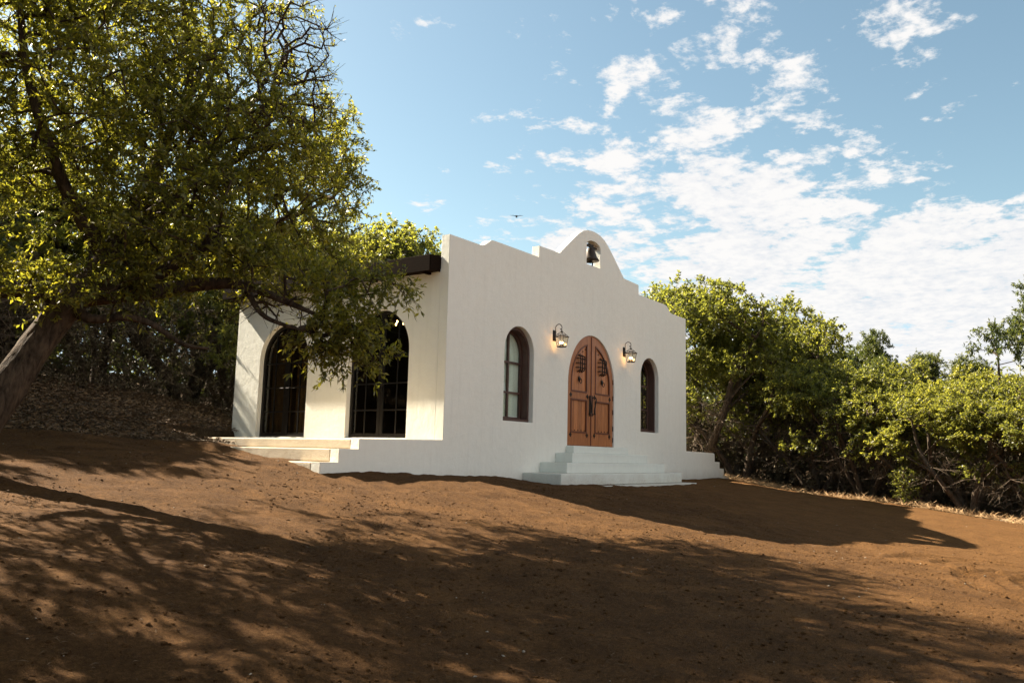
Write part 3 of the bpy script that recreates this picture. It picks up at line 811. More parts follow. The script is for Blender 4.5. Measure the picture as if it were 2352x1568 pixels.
# ------------------------------------------------------------------ trees
def seg_tubes(P0, P1, r0, r1, k=5):
    """independent tapered tubes, vectorised"""
    P0, P1 = np.asarray(P0), np.asarray(P1); N = len(P0)
    d = P1-P0; ln = np.linalg.norm(d, axis=1, keepdims=True)+1e-9; d = d/ln
    ref = np.where(np.abs(d[:, 2:3]) > 0.9, np.array([[1., 0, 0]]), np.array([[0, 0, 1.]]))
    a = np.cross(d, ref); a /= np.linalg.norm(a, axis=1, keepdims=True)+1e-9; b = np.cross(d, a)
    ang = np.arange(k)*2*PI/k
    circ = a[:, None]*np.cos(ang)[None, :, None]+b[:, None]*np.sin(ang)[None, :, None]
    e = d*np.minimum(ln*0.1, r0[:, None]*0.5)
    A = (P0-e)[:, None]+circ*r0[:, None, None]; Bq = (P1+e)[:, None]+circ*r1[:, None, None]
    V = np.concatenate([A, Bq], 1).reshape(-1, 3)
    i = np.arange(k); j = (i+1) % k
    q = np.stack([i, j, j+k, i+k], 1)
    F = (q[None]+(np.arange(N)*2*k)[:, None, None]).reshape(-1, 4)
    return V, F
def limb_tube(pts, radii, k=14, rng=None, rough=0.06):
    """one smooth bark tube through points (Catmull-Rom)"""
    P = np.array(pts, float); rr = np.array(radii, float)
    Q = []; q_r = []
    Pe = np.vstack([2*P[0]-P[1], P, 2*P[-1]-P[-2]])
    for i in range(len(P)-1):
        p0, p1, p2, p3 = Pe[i:i+4]
        n = max(3, int(np.linalg.norm(p2-p1)/0.07))
        for s in np.linspace(0, 1, n, endpoint=False):
            Q.append(0.5*((2*p1)+(-p0+p2)*s+(2*p0-5*p1+4*p2-p3)*s*s+(-p0+3*p1-3*p2+p3)*s**3)); q_r.append(rr[i]*(1-s)+rr[i+1]*s)
    Q.append(P[-1]); q_r.append(rr[-1]); Q = np.array(Q); q_r = np.array(q_r)
    T = np.gradient(Q, axis=0); T /= np.linalg.norm(T, axis=1, keepdims=True)
    a = np.cross(T[0], [0, 0, 1.]) if abs(T[0][2]) < .9 else np.cross(T[0], [1., 0, 0]); a /= np.linalg.norm(a)
    V = []; ang = np.arange(k)*2*PI/k
    ph = rng.random(3)*6
    for i in range(len(Q)):
        a = a-T[i]*(a@T[i]); a /= np.linalg.norm(a); b = np.cross(T[i], a)
        m_ = 1+rough*(np.sin(ang*3+ph[0]+i*.13)+np.sin(ang*2+ph[1]-i*.21)*.8+np.sin(ang*5+i*.4+ph[2])*.5)+rough*.5*rng.standard_normal(k)*.5+(0.05*(np.abs(np.sin(ang*k/8+1.3*np.sin(i*.11)+i*.045+ph[0]))-.5) if k > 20 else 0)
        V.append(Q[i]+(a[None]*np.cos(ang)[:, None]+b[None]*np.sin(ang)[:, None])*(q_r[i]*m_)[:, None])
    n = len(Q); V = np.concatenate(V); i = np.arange(k); j = (i+1) % k
    F = np.concatenate([np.stack([i+s*k, j+s*k, j+(s+1)*k, i+(s+1)*k], 1) for s in range(n-1)])
    return V, F, Q, q_r

class Tree:
    def __init__(s, seed):
        s.rng = np.random.default_rng(seed); s.V = []; s.F = []; s.nv = 0
        s.nodes = []; s.depth = []
        s.par = []; s.tips = []; s.dirs = []; s.lim_r = []
        s.LV = []; s.ext = []
    def add(s, V, F):
        s.V.append(V); s.F.append(F+s.nv); s.nv += len(V)
    def limb(s, pts, radii, k=12, rough=.05):
        V, F, Q, qr = limb_tube(pts, radii, k, s.rng, rough); s.add(V, F)
        # skeleton nodes (skip the thick base)
        prev = -1
        L_ = 0
        for i in range(len(Q)):
            if i and i % 3: continue
            s.nodes.append(Q[i]); s.par.append(-2); s.lim_r.append(qr[i])
    def grow(s, att, step=0.22, wig=0.25, rmax=0.05, order_bias=0.15):
        """attach each attractor to the nearest skeleton node with a crooked twig"""
        rng = s.rng
        n0 = len(s.nodes)
        nodes = np.zeros((n0+len(att)*14, 3)); nodes[:n0] = np.array(s.nodes)
        cnt = n0; par = list(s.par); cost = np.zeros(len(nodes))
        base = nodes[:n0].copy()
        d0 = np.array([np.min(np.linalg.norm(base-a, axis=1)) for a in att])
        order = np.argsort(d0)
        tips = []
        for ai in order:
            a = att[ai]
            dd = np.linalg.norm(nodes[:cnt]-a, axis=1)+cost[:cnt]*order_bias
            j = int(np.argmin(dd)); p = nodes[j]; dist = np.linalg.norm(a-p)
            if dist < 0.05: continue
            m_ = max(1, min(12, int(dist/step)))
            side = np.cross(a-p, rng.standard_normal(3)); side /= np.linalg.norm(side)+1e-9
            bow = side*dist*wig*0.5
            cur = j
            for q in range(1, m_+1):
                s_ = q/m_
                x = p+(a-p)*s_+bow*math.sin(PI*s_)+rng.standard_normal(3)*step*0.12*(1 if q < m_ else 0)
                nodes[cnt] = x; par.append(cur); cost[cnt] = cost[cur]+np.linalg.norm(x-nodes[cur]); cur = cnt; cnt += 1
            tips.append(cur)
        nodes = nodes[:cnt]; par = np.array(par)
        w_ = np.zeros(cnt)
        w_[tips] += 1.0
        for i in range(cnt-1, n0-1, -1):
            if w_[i] == 0: w_[i] = 1
            if par[i] >= 0: w_[par[i]] += w_[i]
        r = 0.0055*np.power(np.maximum(w_, 1), 0.46); r = np.minimum(r, rmax)
        ii = np.arange(n0, cnt)
        pr = par[ii]
        r_par = np.where(pr < n0, np.minimum(r[ii]*1.15, rmax), r[pr]); 
        V, F = seg_tubes(nodes[pr], nodes[ii], np.minimum(r_par, r[ii]*1.5), r[ii], 5); s.add(V, F)
        tp = np.array(tips); s.tips_p = nodes[tp]; s.tips_d = nodes[tp]-nodes[par[tp]]
        return s.tips_p, s.tips_d
    def sprays(s, P, D, n_tw=5, n_lf=14, tw_len=.26, leaf=(.07, .026), droop=.15, spread=.9, wood=True, clump=0.0):
        rng = s.rng; N = len(P)
        D = D/(np.linalg.norm(D, axis=1, keepdims=True)+1e-9)
        PP = np.repeat(P, n_tw, 0); DD = np.repeat(D, n_tw, 0)
        dirs = DD*0.6+rng.standard_normal(PP.shape)*spread*0.6; dirs[:, 2] += .12; dirs /= np.linalg.norm(dirs, axis=1, keepdims=True)
        ln = tw_len*(0.5+rng.random(len(PP)))
        E = PP+dirs*ln[:, None]; E[:, 2] -= droop*ln
        if wood:
            V, F = seg_tubes(PP, E, np.full(len(PP), .0035), np.full(len(PP), .0018), 3); s.add(V, F)
        tt = rng.random((len(PP), n_lf))**0.7
        pos = (PP[:, None]+(E-PP)[:, None]*tt[..., None]).reshape(-1, 3)
        ax = np.repeat(dirs, n_lf, 0)
        ld = ax*.55+rng.standard_normal(pos.shape)*.65; ld[:, 2] -= .12; ld /= np.linalg.norm(ld, axis=1, keepdims=True)
        nr = rng.standard_normal(pos.shape)*.8; nr[:, 2] += .9
        sd = np.cross(ld, nr); sd /= np.linalg.norm(sd, axis=1, keepdims=True)+1e-9
        nn = np.cross(sd, ld)
        l = leaf[0]*(0.6+0.7*rng.random(len(pos)))[:, None]; wd = leaf[1]*(0.7+0.6*rng.random(len(pos)))[:, None]
        b0 = pos; tip = pos+ld*l-np.array([0, 0, 1.])*l*.08
        mid = pos+ld*l*.5+nn*l*.06
        q = np.stack([b0, mid+sd*wd*.5, tip, mid-sd*wd*.5], 1)
        s.LV.append(q.reshape(-1, 3))
    def leaf_mesh(s, name):
        V = np.concatenate(s.LV); n = len(V)//4
        return mesh_np(name, V, [np.arange(n*4).reshape(-1, 4)])
    def wood_mesh(s, name):
        return mesh_np(name, np.concatenate(s.V), [np.concatenate(s.F)])
def in_blobs(rng, blobs):
    out_ = []
    for (c_, r_, n_) in blobs:
        r_ = np.array(r_ if hasattr(r_, '__len__') else (r_, r_, r_*.8))
        v = rng.standard_normal((n_, 3)); v /= np.linalg.norm(v, axis=1, keepdims=True)
        rad = rng.random(n_)**(1/2.4)
        out_.append(np.array(c_)+v*rad[:, None]*r_)
    return np.concatenate(out_)

CAMP = np.array([-10.9585, -9.1939, -0.2417])
def at(px, py, D):
    """world point seen at a place in the photograph at ground distance D metres"""
    d = np.array(pxdir(px, py)); d = d/math.hypot(d[0], d[1])
    return CAMP+d*D

# ---- the big leaning oak
T = Tree(3)
trunk_pts = [at(-150, 1110, 9.7)-np.array([0, 0, .3]), at(-62, 990, 9.8), at(14, 895, 9.9), at(88, 790, 10), at(158, 700, 10), at(212, 655, 10.05)]
T.limb(trunk_pts, [.25, .20, .175, .165, .155, .145], 44, .05)
T.limb([at(200, 665, 10.05), at(250, 590, 10.2), at(300, 520, 10.4), at(340, 440, 10.6), at(380, 330, 10.9), at(440, 210, 11.1), at(500, 90, 11.4)], [.17, .135, .12, .095, .075, .055, .03], 14)
T.limb([at(190, 672, 10), at(270, 675, 9.9), at(370, 668, 9.8), at(470, 652, 9.7), at(560, 655, 9.6), at(650, 690, 9.4), at(720, 720, 9.3)], [.16, .10, .085, .07, .055, .04, .022], 12)
T.limb([at(160, 700, 9.95), at(210, 732, 9.8), at(290, 728, 9.7), at(350, 745, 9.6), at(420, 790, 9.5), at(480, 800, 9.4)], [.09, .05, .042, .034, .024, .012], 10)
T.limb([at(150, 690, 10.1), at(80, 668, 10.1), at(0, 672, 10.2), at(-120, 650, 10.2), at(-260, 560, 10.2)], [.11, .075, .06, .05, .03], 10)
T.limb([at(300, 530, 10.4), at(420, 440, 10.2), at(520, 380, 10.8), at(620, 320, 11.6), at(710, 290, 12.2)], [.085, .065, .05, .035, .02], 10)
T.limb([at(350, 640, 9.9), at(480, 560, 9.7), at(590, 520, 10.4), at(690, 490, 11.6), at(770, 450, 12.4)], [.075, .055, .042, .03, .016], 10)
T.limb([at(250, 600, 10.2), at(170, 470, 10.1), at(110, 330, 10.0), at(60, 150, 10.1), at(40, -60, 10.2)], [.10, .075, .06, .045, .03], 10)
T.limb([at(-80, 640, 10.1), at(-180, 450, 9.8), at(-260, 200, 9.6), at(-340, -60, 9.4)], [.06, .05, .035, .02], 8)
T.limb([at(410, 300, 10.9), at(470, 250, 10.9), at(560, 250, 10.9), at(610, 180, 11)], [.055, .042, .03, .018], 8)
T.limb([at(560, 655, 9.6), at(600, 720, 9.5), at(650, 745, 9.4), at(720, 765, 9.3)], [.04, .03, .022, .012], 8)
T.limb([at(440, 210, 11.1), at(420, 0, 11), at(380, -200, 10.8), at(330, -380, 10.4)], [.05, .04, .03, .018], 8)
rng = T.rng
blobs = [((-7.7, 0.1, 4.7), 1.3, 50), ((-7.0, .9, 5.7), 1.35, 52), ((-6.0, 1.6, 5.9), 1.3, 44), ((-8.8, .6, 4.9), 1.4, 60),
         (at(520, 230, 13.0), 1.15, 56), (at(300, 300, 13.2), 1.25, 60), (at(60, 220, 13.2), 1.3, 36), (at(590, 420, 12.6), .8, 32), (at(330, 60, 13.2), 1.2, 48), (at(120, -80, 13), 1.3, 48),
         (at(90, 90, 10.4), 1.35, 104), (at(330, 70, 10.5), 1.3, 100), (at(500, 300, 10.1), 1.15, 133), (at(260, 330, 10.3), 1.3, 145),
         (at(30, 360, 10.2), 1.25, 68), (at(670, 340, 11.6), (.95, .95, .75), 60), (at(765, 420, 12.6), (.55, .55, .8), 48), (at(600, 470, 11), (1.05, 1.05, .9), 80),
         (at(410, 520, 9.8), .95, 110), (at(740, 540, 11.6), (.6, .6, .62), 40), (at(545, 590, 9.6), (.65, .65, .38), 42),
         (at(735, 650, 9.4), (.45, .45, .32), 27), (at(770, 750, 9.3), (.42, .42, .38), 32), (at(870, 655, 9.2), (.35, .35, .14), 11), (at(825, 785, 9.3), (.32, .32, .24), 18), (at(765, 800, 9.3), (.22, .22, .18), 9),
         (at(30, 655, 9.9), (.7, .7, .28), 22), (at(120, 640, 9.9), (.35, .35, .2), 7), (at(240, 655, 9.6), (.35, .35, .22), 8), (at(330, 640, 9.6), (.4, .4, .25), 13),
         (at(560, 90, 10.9), (.8, .8, .9), 9), (at(600, 10, 11), (.7, .7, .4), 10), (at(755, 290, 12.4), (.55, .55, .36), 26),
         (at(440, 60, 10.9), (.7, .7, .8), 34),
         (at(-250, 150, 9.8), 1.5, 96), (at(-330, -150, 9.3), 1.5, 72), (at(100, -230, 9.9), 1.5, 88), (at(380, -260, 10.2), 1.4, 72), (at(-250, 480, 9.8), 1.1, 56),
         (at(520, -240, 10.4), 1.0, 22)]
att = in_blobs(rng, blobs)
tp, td = T.grow(att, 0.2, 0.35, 0.045)
T.sprays(tp, td, 5, 15, .27, (.074, .026), .15, .75)
# bare twigs in the thin top right of the crown
bare = in_blobs(rng, [(at(655, 100, 10.9), (.75, .75, .75), 190), (at(700, 220, 10.6), (.5, .5, .6), 90), (at(600, 260, 10.3), (.6, .6, .5), 60), (at(620, 700, 9.5), (.6, .6, .25), 40)])
T.nodes = T.nodes; tp2, td2 = T.grow(bare, 0.16, 0.5, 0.02)
T.sprays(tp2, td2, 3, 1, .22, (.06, .022), 0.0)
oak = tag(empty('oak_tree', tuple(at(-150, 1110, 9.7))), 'large leaning oak in the left foreground with its crown spreading over the chapel side', 'tree')
def to_local(V, o): return V-np.array(o.location)
T.V = [to_local(v, oak) for v in T.V]; T.LV = [to_local(v, oak) for v in T.LV]
link('trunk', T.wood_mesh('oak_trunk'), BARK, oak, smooth=True)
link('crown', T.leaf_mesh('oak_crown'), LEAF, oak)

# ---- the variants for the trees round the clearing (built once, shared by copies)
def variant(seed, kind):
    T = Tree(seed); rng = T.rng
    ns = 4 if kind == 'oak' else 3
    Hc = 5.6; blobs = []
    for k in range(ns):
        a = 2*PI*k/ns+rng.random()*1.0; lean = .8+.7*rng.random()
        p0 = np.array([.12*math.cos(a), .12*math.sin(a), -.25]); d = np.array([math.cos(a), math.sin(a), 0])
        pts = [p0, p0+d*.2*lean+[0, 0, .9], p0+d*.6*lean+[rng.normal()*.15, rng.normal()*.15, 1.9], p0+d*1.0*lean+[rng.normal()*.2, rng.normal()*.2, 3.0], p0+d*1.25*lean+[rng.normal()*.25, rng.normal()*.25, 4.2]]
        T.limb(pts, [.13, .10, .08, .055, .025], 8)
        blobs.append((tuple(pts[4]+[0, 0, .15]), (.7, .7, .5), 22))
        q = pts[2]; T.limb([q, q+d*.5+[0, 0, .5]+rng.normal(size=3)*.15, q+d*1.1+[0, 0, 1.1]+rng.normal(size=3)*.2], [.05, .035, .015], 6)
    if kind == 'oak':
        for k in range(13):
            a = rng.random()*2*PI; rr = rng.random()**.5*1.7
            blobs.append(((rr*math.cos(a), rr*math.sin(a), 3.4+1.5*(1-rr/2.0)+rng.normal()*.3), (.85, .85, .5), 32))
        for k in range(8):
            a = rng.random()*2*PI
            blobs.append(((1.75*math.cos(a), 1.75*math.sin(a), 1.7+rng.random()*1.4), (.65, .65, .5), 15))
    else:
        for k in range(12):
            a = rng.random()*2*PI; z = 1.6+3.8*rng.random(); rr = (1.5-0.22*(z-1.6))*rng.random()**.5
            blobs.append(((rr*math.cos(a), rr*math.sin(a), z), (.6, .6, .42), 34))
    tp, td = T.grow(in_blobs(rng, blobs), .25, .3, .04)
    if kind == 'oak': T.sprays(tp, td, 4, 17, .27, (.092, .046), .1, .8, wood=False)
    else: T.sprays(tp, td, 5, 18, .26, (.10, .035), .0, .75, wood=False)
    Tw = Tree(seed+50); Tw.nodes = T.nodes; Tw.par = [-2]*len(T.nodes); Tw.lim_r = T.lim_r
    dead = in_blobs(rng, [((0, 0, 1.7), (1.7, 1.7, 1.1), 120)])
    p2, d2 = Tw.grow(dead, .22, .6, .03)
    Tw.sprays(p2, d2, 4, 1, .4, (.04, .015), .1)
    return T.wood_mesh('trunk_mesh'), T.leaf_mesh('crown_mesh'), Tw.wood_mesh('dead_mesh')
VAR = {'oak': [variant(s_, 'oak') for s_ in (11, 12, 13, 14)], 'juniper': [variant(s_, 'juniper') for s_ in (21, 22, 23)]}
for k_ in VAR:
    for a_, b_, c_ in VAR[k_]:
        a_.materials.append(BARK2); b_.materials.append(LEAF2 if k_ == 'oak' else LEAFJ); c_.materials.append(TWIGM)
def tree(kind, v, x, y, h, wid, rz, label, group, sink=0.1):
    z = float(base_h(x, y))-sink
    o = empty('oak_tree' if kind == 'oak' else 'juniper_tree', (x, y, z), rz)
    s_ = h/5.4; o.scale = (s_*wid, s_*wid, s_)
    a_, b_, c_ = VAR[kind][v]
    link('trunk', a_, None, o); link('crown', b_, None, o); link('dead_branches', c_, None, o)
    tag(o, label, 'tree', group)
    return o
GR = 'trees along the right edge of the clearing'
GL = 'trees on the wooded slope behind the chapel'
# h = height above its own ground
RT = [
 ('oak', 0, 14.0, 1.3, 6.4, 1.05, 0.3, 'tallest rounded oak rising directly behind the right corner of the chapel'),
 ('oak', 1, 14.8, 0.2, 5.2, 1.05, 1.9, 'bushy oak just right of the tallest oak beside the chapel'),
 ('oak', 2, 16.6, -0.6, 6.1, 0.95, 0.7, 'oak with a raised branching top standing against the sky right of the tallest oak'),
 ('oak', 3, 14.6, -2.2, 4.1, 1.15, 2.6, 'low bright green oak right below the branching oak top'),
 ('oak', 0, 13.7, -3.8, 3.95, 1.1, 4.1, 'low bright oak in the middle of the right tree line'),
 ('oak', 1, 12.9, -5.2, 3.5, 1.15, 0.1, 'low spreading oak left of the pale dead branches'),
 ('oak', 2, 12.2, -6.5, 3.35, 1.2, 5.0, 'low yellowish oak above the pale dead branches on the right'),
 ('oak', 3, 11.9, -7.9, 3.5, 1.1, 1.2, 'bright leafy oak at the far right edge of the picture'),
 ('juniper', 0, 20.6, -0.6, 5.0, .95, 0.5, 'dark juniper poking up right of the branching oak top'),
 ('juniper', 1, 20.5, -2.0, 4.6, .9, 1.5, 'dark juniper with a wide flat top behind the low oaks'),
 ('juniper', 2, 20.0, -3.2, 5.1, .8, 2.5, 'dark narrow juniper leaning over the gap of sky'),
 ('juniper', 0, 19.6, -4.5, 4.6, .95, 3.5, 'dark juniper right of the gap of sky'),
 ('juniper', 1, 18.6, -5.9, 4.3, .9, 4.5, 'low dark juniper behind the yellowish oak'),
 ('juniper', 1, 14.9, -8.2, 6.2, .75, 5.5, 'tall dark juniper at the right edge of the picture'),
 ('oak', 0, 17.5, -7.2, 4.3, 1.0, .9, 'thin pale oak top behind the low trees near the right edge'),
 ('oak', 1, 12.3, -9.6, 3.9, 1.1, .3, 'oak beyond the right edge of the picture'),
 ('oak', 2, 12.5, -11.6, 4.1, 1.1, 2.3, 'farther oak beyond the right edge of the picture'),
 ('juniper', 0, 17.5, 2.2, 4.6, 1.2, 3.3, 'dark juniper deep in shade behind the right chapel corner'),
]
for kind, v, x, y, h, wd_, rz, lb in RT: tree(kind, v, x, y, h, wd_, rz, lb, GR)
LT = [
 ('oak', 0, -9.4, 14.6, 6.8, 1.25, .9, 'tall oak on top of the slope near the left edge'),
 ('juniper', 1, -7.0, 15.2, 6.6, 1.3, 1.9, 'tall juniper on top of the slope left of the trunk'),
 ('oak', 2, -.9, 13.9, 6.3, 1.25, 2.9, 'tall oak on top of the slope seen between trunk and chapel'),
 ('juniper', 2, -3.4, 14.2, 6.4, 1.35, 3.6, 'tall juniper on top of the slope above the right branch'),
 ('oak', 1, 2.6, 11.6, 6.2, 1.2, 4.6, 'oak just behind the back corner of the roof'),
 ('juniper', 0, -4.9, 16.0, 6.8, 1.3, 5.6, 'tall dark juniper farthest up the left slope'),
 ('oak', 1, 6.6, 8.6, 7.0, 1.0, .4, 'sunlit yellow green oak rising behind the chapel roof'),
 ('oak', 2, 3.4, 8.6, 6.0, .95, 1.4, 'oak behind the back corner of the chapel'),
 ('juniper', 0, -.4, 14.8, 5.2, 1.2, 2.4, 'dark juniper left of the chapel back corner'),
 ('oak', 3, -2.6, 15.4, 5.4, 1.15, .9, 'shaded oak on the slope between the chapel and the leaning trunk'),
 ('juniper', 1, -5.0, 7.9, 5.0, 1.2, 3.9, 'dark juniper behind the right branch of the leaning oak'),
 ('oak', 0, -5.9, 10.0, 5.6, 1.2, 2.9, 'shaded oak on the slope right behind the leaning trunk'),
 ('juniper', 2, -7.0, 6.9, 4.8, 1.2, 1.1, 'dark juniper at the left edge of the picture'),
 ('oak', 1, -8.6, 8.3, 5.4, 1.2, 5.1, 'oak at the far left edge behind the leaning trunk'),
 ('juniper', 1, 1.6, 14.6, 5.4, 1.2, 4.4, 'juniper higher up the slope behind the chapel corner'),
 ('oak', 2, -2.0, 17.5, 5.6, 1.3, .2, 'oak high on the slope in the middle of the left woods'),
 ('juniper', 0, -4.8, 13.4, 5.8, 1.3, 2.2, 'juniper high on the slope behind the left woods'),
 ('oak', 3, -7.8, 13.0, 5.8, 1.3, 3.2, 'oak high on the slope at the left edge'),
 ('oak', 0, 5.0, 13.0, 5.6, 1.3, 5.2, 'oak higher up the slope behind the chapel roof'),
 ('oak', 1, 10.8, 10.0, 4.6, 1.2, 2.2, 'oak hidden low behind the chapel'),
 ('oak', 2, -11.5, 6.5, 6.0, 1.3, .6, 'oak beyond the left edge of the picture'),
]
for kind, v, x, y, h, wd_, rz, lb in LT: tree(kind, v, x, y, h, wd_, rz, lb, GL)
# oaks just left of the frame that shade the foreground
SH = [('oak', 0, -11.9, -1.0, 6.4, 1.15, .4, 'oak just outside the left edge shading the soil'),
      ('oak', 2, -13.4, -2.4, 6.6, 1.2, 1.4, 'second oak outside the left edge shading the soil')]
for kind, v, x, y, h, wd_, rz, lb in SH: tree(kind, v, x, y, h, wd_, rz, lb, 'oaks left of the clearing')

# ---- undergrowth and far woods: nobody could count it
def mass(name, pts_fn, n, leafsize, label, mat, seed, tw=3, lf=9, wood_mat=TWIGM, tl=.35):
    T = Tree(seed); rng = T.rng
    P = pts_fn(rng, n); D = rng.standard_normal(P.shape)
    T.sprays(P, D, tw, lf, tl, leafsize, .1, 1.0)
    V = np.concatenate(T.LV); nl = len(V)//4
    V2 = np.concatenate(T.V); F2 = np.concatenate(T.F)
    me = mesh_np(name, np.vstack([V, V2]), [np.arange(nl*4).reshape(-1, 4), F2+len(V)])
    me.materials.append(mat); me.materials.append(wood_mat)
    mi = np.zeros(nl+len(F2), np.int32); mi[nl:] = 1; me.polygons.foreach_set('material_index', mi)
    tag(link(name, me, None), label, 'undergrowth', kind='stuff')
def band(poly, width, z0, z1):
    def fn(rng, n):
        P = np.array(poly, float); seg = rng.integers(0, len(P)-1, n); s_ = rng.random(n)[:, None]
        q = P[seg]*(1-s_)+P[seg+1]*s_+rng.standard_normal((n, 2))*width*.5
        z = base_h(q[:, 0], q[:, 1])+z0+(z1-z0)*rng.random(n)**1.2
        return np.c_[q, z]
    return fn
mass('undergrowth', band([(16, 6), (16.8, 1), (16.6, -2), (15.6, -5), (14.6, -8), (14.4, -12)], 2.2, 0, 2.5), 3600, (.12, .05), 'dark tangled brush under the right hand trees', BRUSH, 71, 4, 5)
mass('undergrowth', band([(-12, 12), (-6, 11.5), (-2, 11.5), (2, 10.5), (6, 10.5)], 2.4, 0, 2.8), 4200, (.09, .035), 'dark tangled brush among the trees on the left slope', BRUSH, 72, 4, 4)
mass('woodland', band([(-40, 22), (-20, 24), (-5, 26), (10, 22), (24, 14), (32, 4), (32, -10), (26, -26)], 5.0, 0, 4.6), 9000, (.24, .11), 'far woods closing off the clearing all round', LEAFJ, 73, 3, 12, tl=.8)

# small green shrub at the foot of the right tree line
T = Tree(88)
T.limb([(0, 0, -.1), (.05, 0, .3), (.1, .05, .7)], [.02, .015, .008], 6)
tp, td = T.grow(in_blobs(T.rng, [((0, 0, .55), (.35, .35, .4), 60)]), .12, .3, .01)
T.sprays(tp, td, 3, 9, .16, (.07, .035), 0)
sx, sy = 12.0, -5.1
sh = tag(empty('shrub', (sx, sy, float(base_h(sx, sy)))), 'small light green shrub at the foot of the shaded right hand trees', 'shrub')
link('stem', T.wood_mesh('shrub_stem'), TWIGM, sh); link('foliage', T.leaf_mesh('shrub_leaves'), LEAF2, sh)

# ---- dry grass along the tree line, clods, pebbles, leaf litter
rg = np.random.default_rng(5)
def blades(P, ln, wd_, lay):
    n = len(P); a = rg.random(n)*2*PI
    d = np.stack([np.cos(a), np.sin(a), lay*rg.random(n)], 1); d /= np.linalg.norm(d, axis=1, keepdims=True)
    s_ = np.cross(d, rg.standard_normal((n, 3))); s_ /= np.linalg.norm(s_, axis=1, keepdims=True)
    l = ln*(.4+rg.random(n))[:, None]
    m_ = P+d*l*.5+np.array([0, 0, 1.])*l*.10
    q = np.stack([P-s_*wd_*.5, m_-s_*wd_*.4, P+d*l, m_+s_*wd_*.4], 1)
    return q.reshape(-1, 3), np.arange(n*4).reshape(-1, 4)
def scatter(n, box, fn):
    x = box[0]+(box[1]-box[0])*rg.random(n); y = box[2]+(box[3]-box[2])*rg.random(n)
    k = rg.random(n) < fn(x, y); x, y = x[k], y[k]
    return np.stack([x, y, terr(x, y)], 1)
edge = lambda x, y: np.exp(-((13.6-0.37*np.abs(y+1.5)*(y < -1.5)-x)/0.6)**2)*(0.3+2.4*np.clip(fbm(x*1.3, y*1.3, 2, 9)+.25, 0, 1))
P = scatter(90000, (8, 16.5, -14, 3.5), edge)
V, F = blades(P+[0, 0, .01], .22, .010, 1.1)
tag(link('dry_grass', mesh_np('dry_grass', V, [F]), STRAW), 'trampled dry straw along the foot of the right trees', 'grass', kind='stuff')
wood_ = lambda x, y: (1-soil_mask(x, y))*.9
P = scatter(60000, (-10, 3, 3, 13), wood_)
V, F = blades(P+[0, 0, .02], .11, .035, .5)
me = mesh_np('leaf_litter', V, [F]); LIT = mat_simple('dead_leaves', (0.125, 0.08, 0.042), 0.9, 0, .45, 9, 0)
tag(link('leaf_litter', me, LIT), 'dead leaves and twigs covering the shaded slope on the left', 'leaves', kind='stuff')

ico = bmesh.new(); bmesh.ops.create_icosphere(ico, subdivisions=1, radius=1); ico.verts.ensure_lookup_table()
IV = np.array([v.co[:] for v in ico.verts]); IF = np.array([[v.index for v in f.verts] for f in ico.faces]); ico.free()
def lumps(P, smin, smax, power=3.0, flat=.6):
    n = len(P); s_ = smin+(smax-smin)*rg.random(n)**power
    V = IV[None]*(1+.35*rg.standard_normal((n, 12, 1)).clip(-1.2, 1.2))*s_[:, None, None]*np.array([1, 1, flat])
    V = V*(.7+.6*rg.random((n, 1, 3)))
    a = rg.random(n)*2*PI; c_, s2 = np.cos(a)[:, None], np.sin(a)[:, None]
    X = V[..., 0]*c_-V[..., 1]*s2; Y = V[..., 0]*s2+V[..., 1]*c_
    V = np.stack([X, Y, V[..., 2]], -1)+P[:, None]
    F = (IF[None]+(np.arange(n)*12)[:, None, None]).reshape(-1, 3)
    return V.reshape(-1, 3), F
def soil_attr(me):
    a = me.attributes.new('soil', 'FLOAT', 'POINT'); a.data.foreach_set('value', np.ones(len(me.vertices), np.float32)); return me
nearf = lambda x, y: soil_mask(x, y)*np.clip(1.25-np.hypot(x+9.5, y+8)/14, 0.02, 1)*(~((x > -2.8) & (x < 13) & (y > -1.15)))*np.clip(.4+1.6*fbm(x*.8, y*.8, 3, 21)+.3, .1, 1)
P = scatter(46000, (-11, 8, -12, 4), nearf)
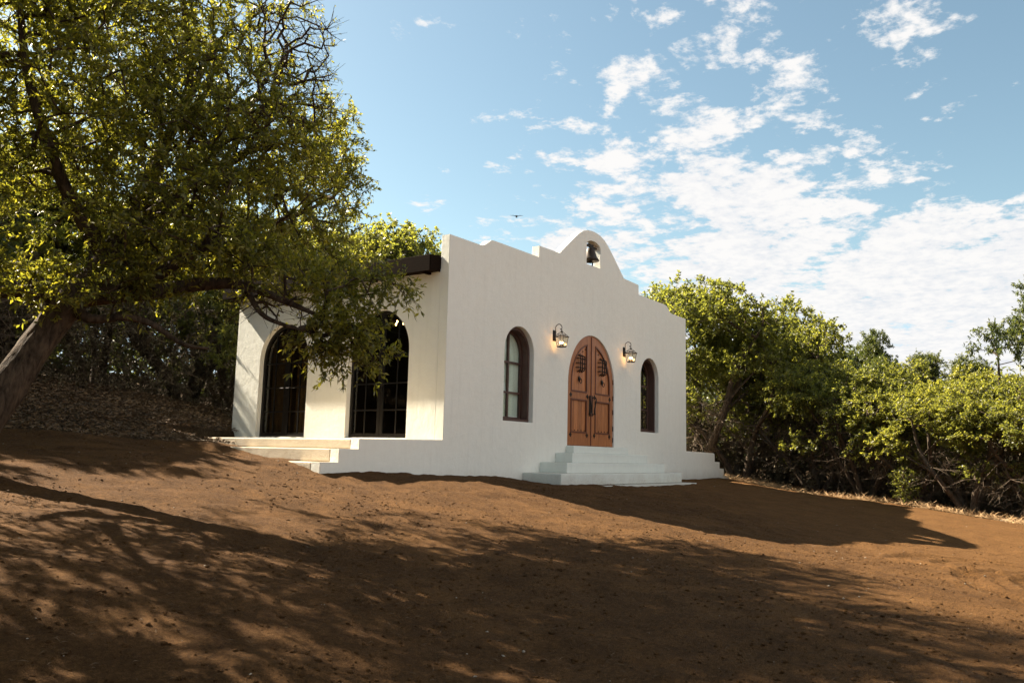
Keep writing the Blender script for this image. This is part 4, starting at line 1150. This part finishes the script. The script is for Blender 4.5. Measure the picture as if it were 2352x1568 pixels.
V, F = lumps(P+[0, 0, .002], .005, .020, 3.0)
tag(link('soil_clods', soil_attr(mesh_np('soil_clods', V, [F])), GROUND), 'loose clods of brown soil over the clearing', 'soil', kind='stuff')
P = scatter(620, (-11, 13, -13, 3), lambda x, y: soil_mask(x, y)*(~((x > -2.8) & (x < 13.4) & (y > -1.2))))
V, F = lumps(P+[0, 0, .004], .004, .013, 2.0)
tag(link('pebbles', mesh_np('pebbles', V, [F]), STONE), 'small pale pebbles scattered over the brown soil', 'pebbles', kind='stuff')
P = scatter(26000, (-11, 6, -12, 3), lambda x, y: soil_mask(x, y)*np.clip(1.2-np.hypot(x+9.5, y+8)/13, 0.0, 1)*.5*(~((x > -2.8) & (x < 13) & (y > -1.15))))
V, F = blades(P+[0, 0, .008], .05, .004, .35)
tag(link('straw_bits', mesh_np('straw_bits', V, [F]), LIT), 'tiny bits of straw and bark mixed in the soil', 'straw', kind='stuff')
# a few larger stones
def stone(x, y, s_, label, seed):
    bm = bmesh.new(); bmesh.ops.create_icosphere(bm, subdivisions=3, radius=1); r_ = random.Random(seed)
    ph = [r_.random()*6 for _ in range(6)]
    for v in bm.verts:
        c_ = v.co; k = 1+.16*math.sin(3*c_.x+ph[0])*math.cos(2.6*c_.y+ph[1])+.10*math.sin(6*c_.z+ph[2]+4*c_.x)+.05*math.sin(11*c_.y+ph[3])
        v.co = Vector((c_.x*k*s_, c_.y*k*s_*.7, c_.z*k*s_*.4))
    me = bpy.data.meshes.new('stone'); bm.to_mesh(me); bm.free()
    o = link('stone', me, STONE, loc=(x, y, float(terr(x, y))+s_*.12)); o.rotation_euler = (0, 0, r_.random()*3)
    tag(o, label, 'stone')
stone(-5.6, 5.3, .38, 'low grey limestone rock half buried at the left edge behind the trunk', 1)
stone(-4.7, 5.6, .22, 'smaller grey rock to the right of the limestone rock', 2)
stone(11.4, -7.3, .14, 'pale stone lying in the dry grass at the right tree line', 3)
print('polys', sum(len(o.data.polygons) for o in SC.objects if o.type == 'MESH'))
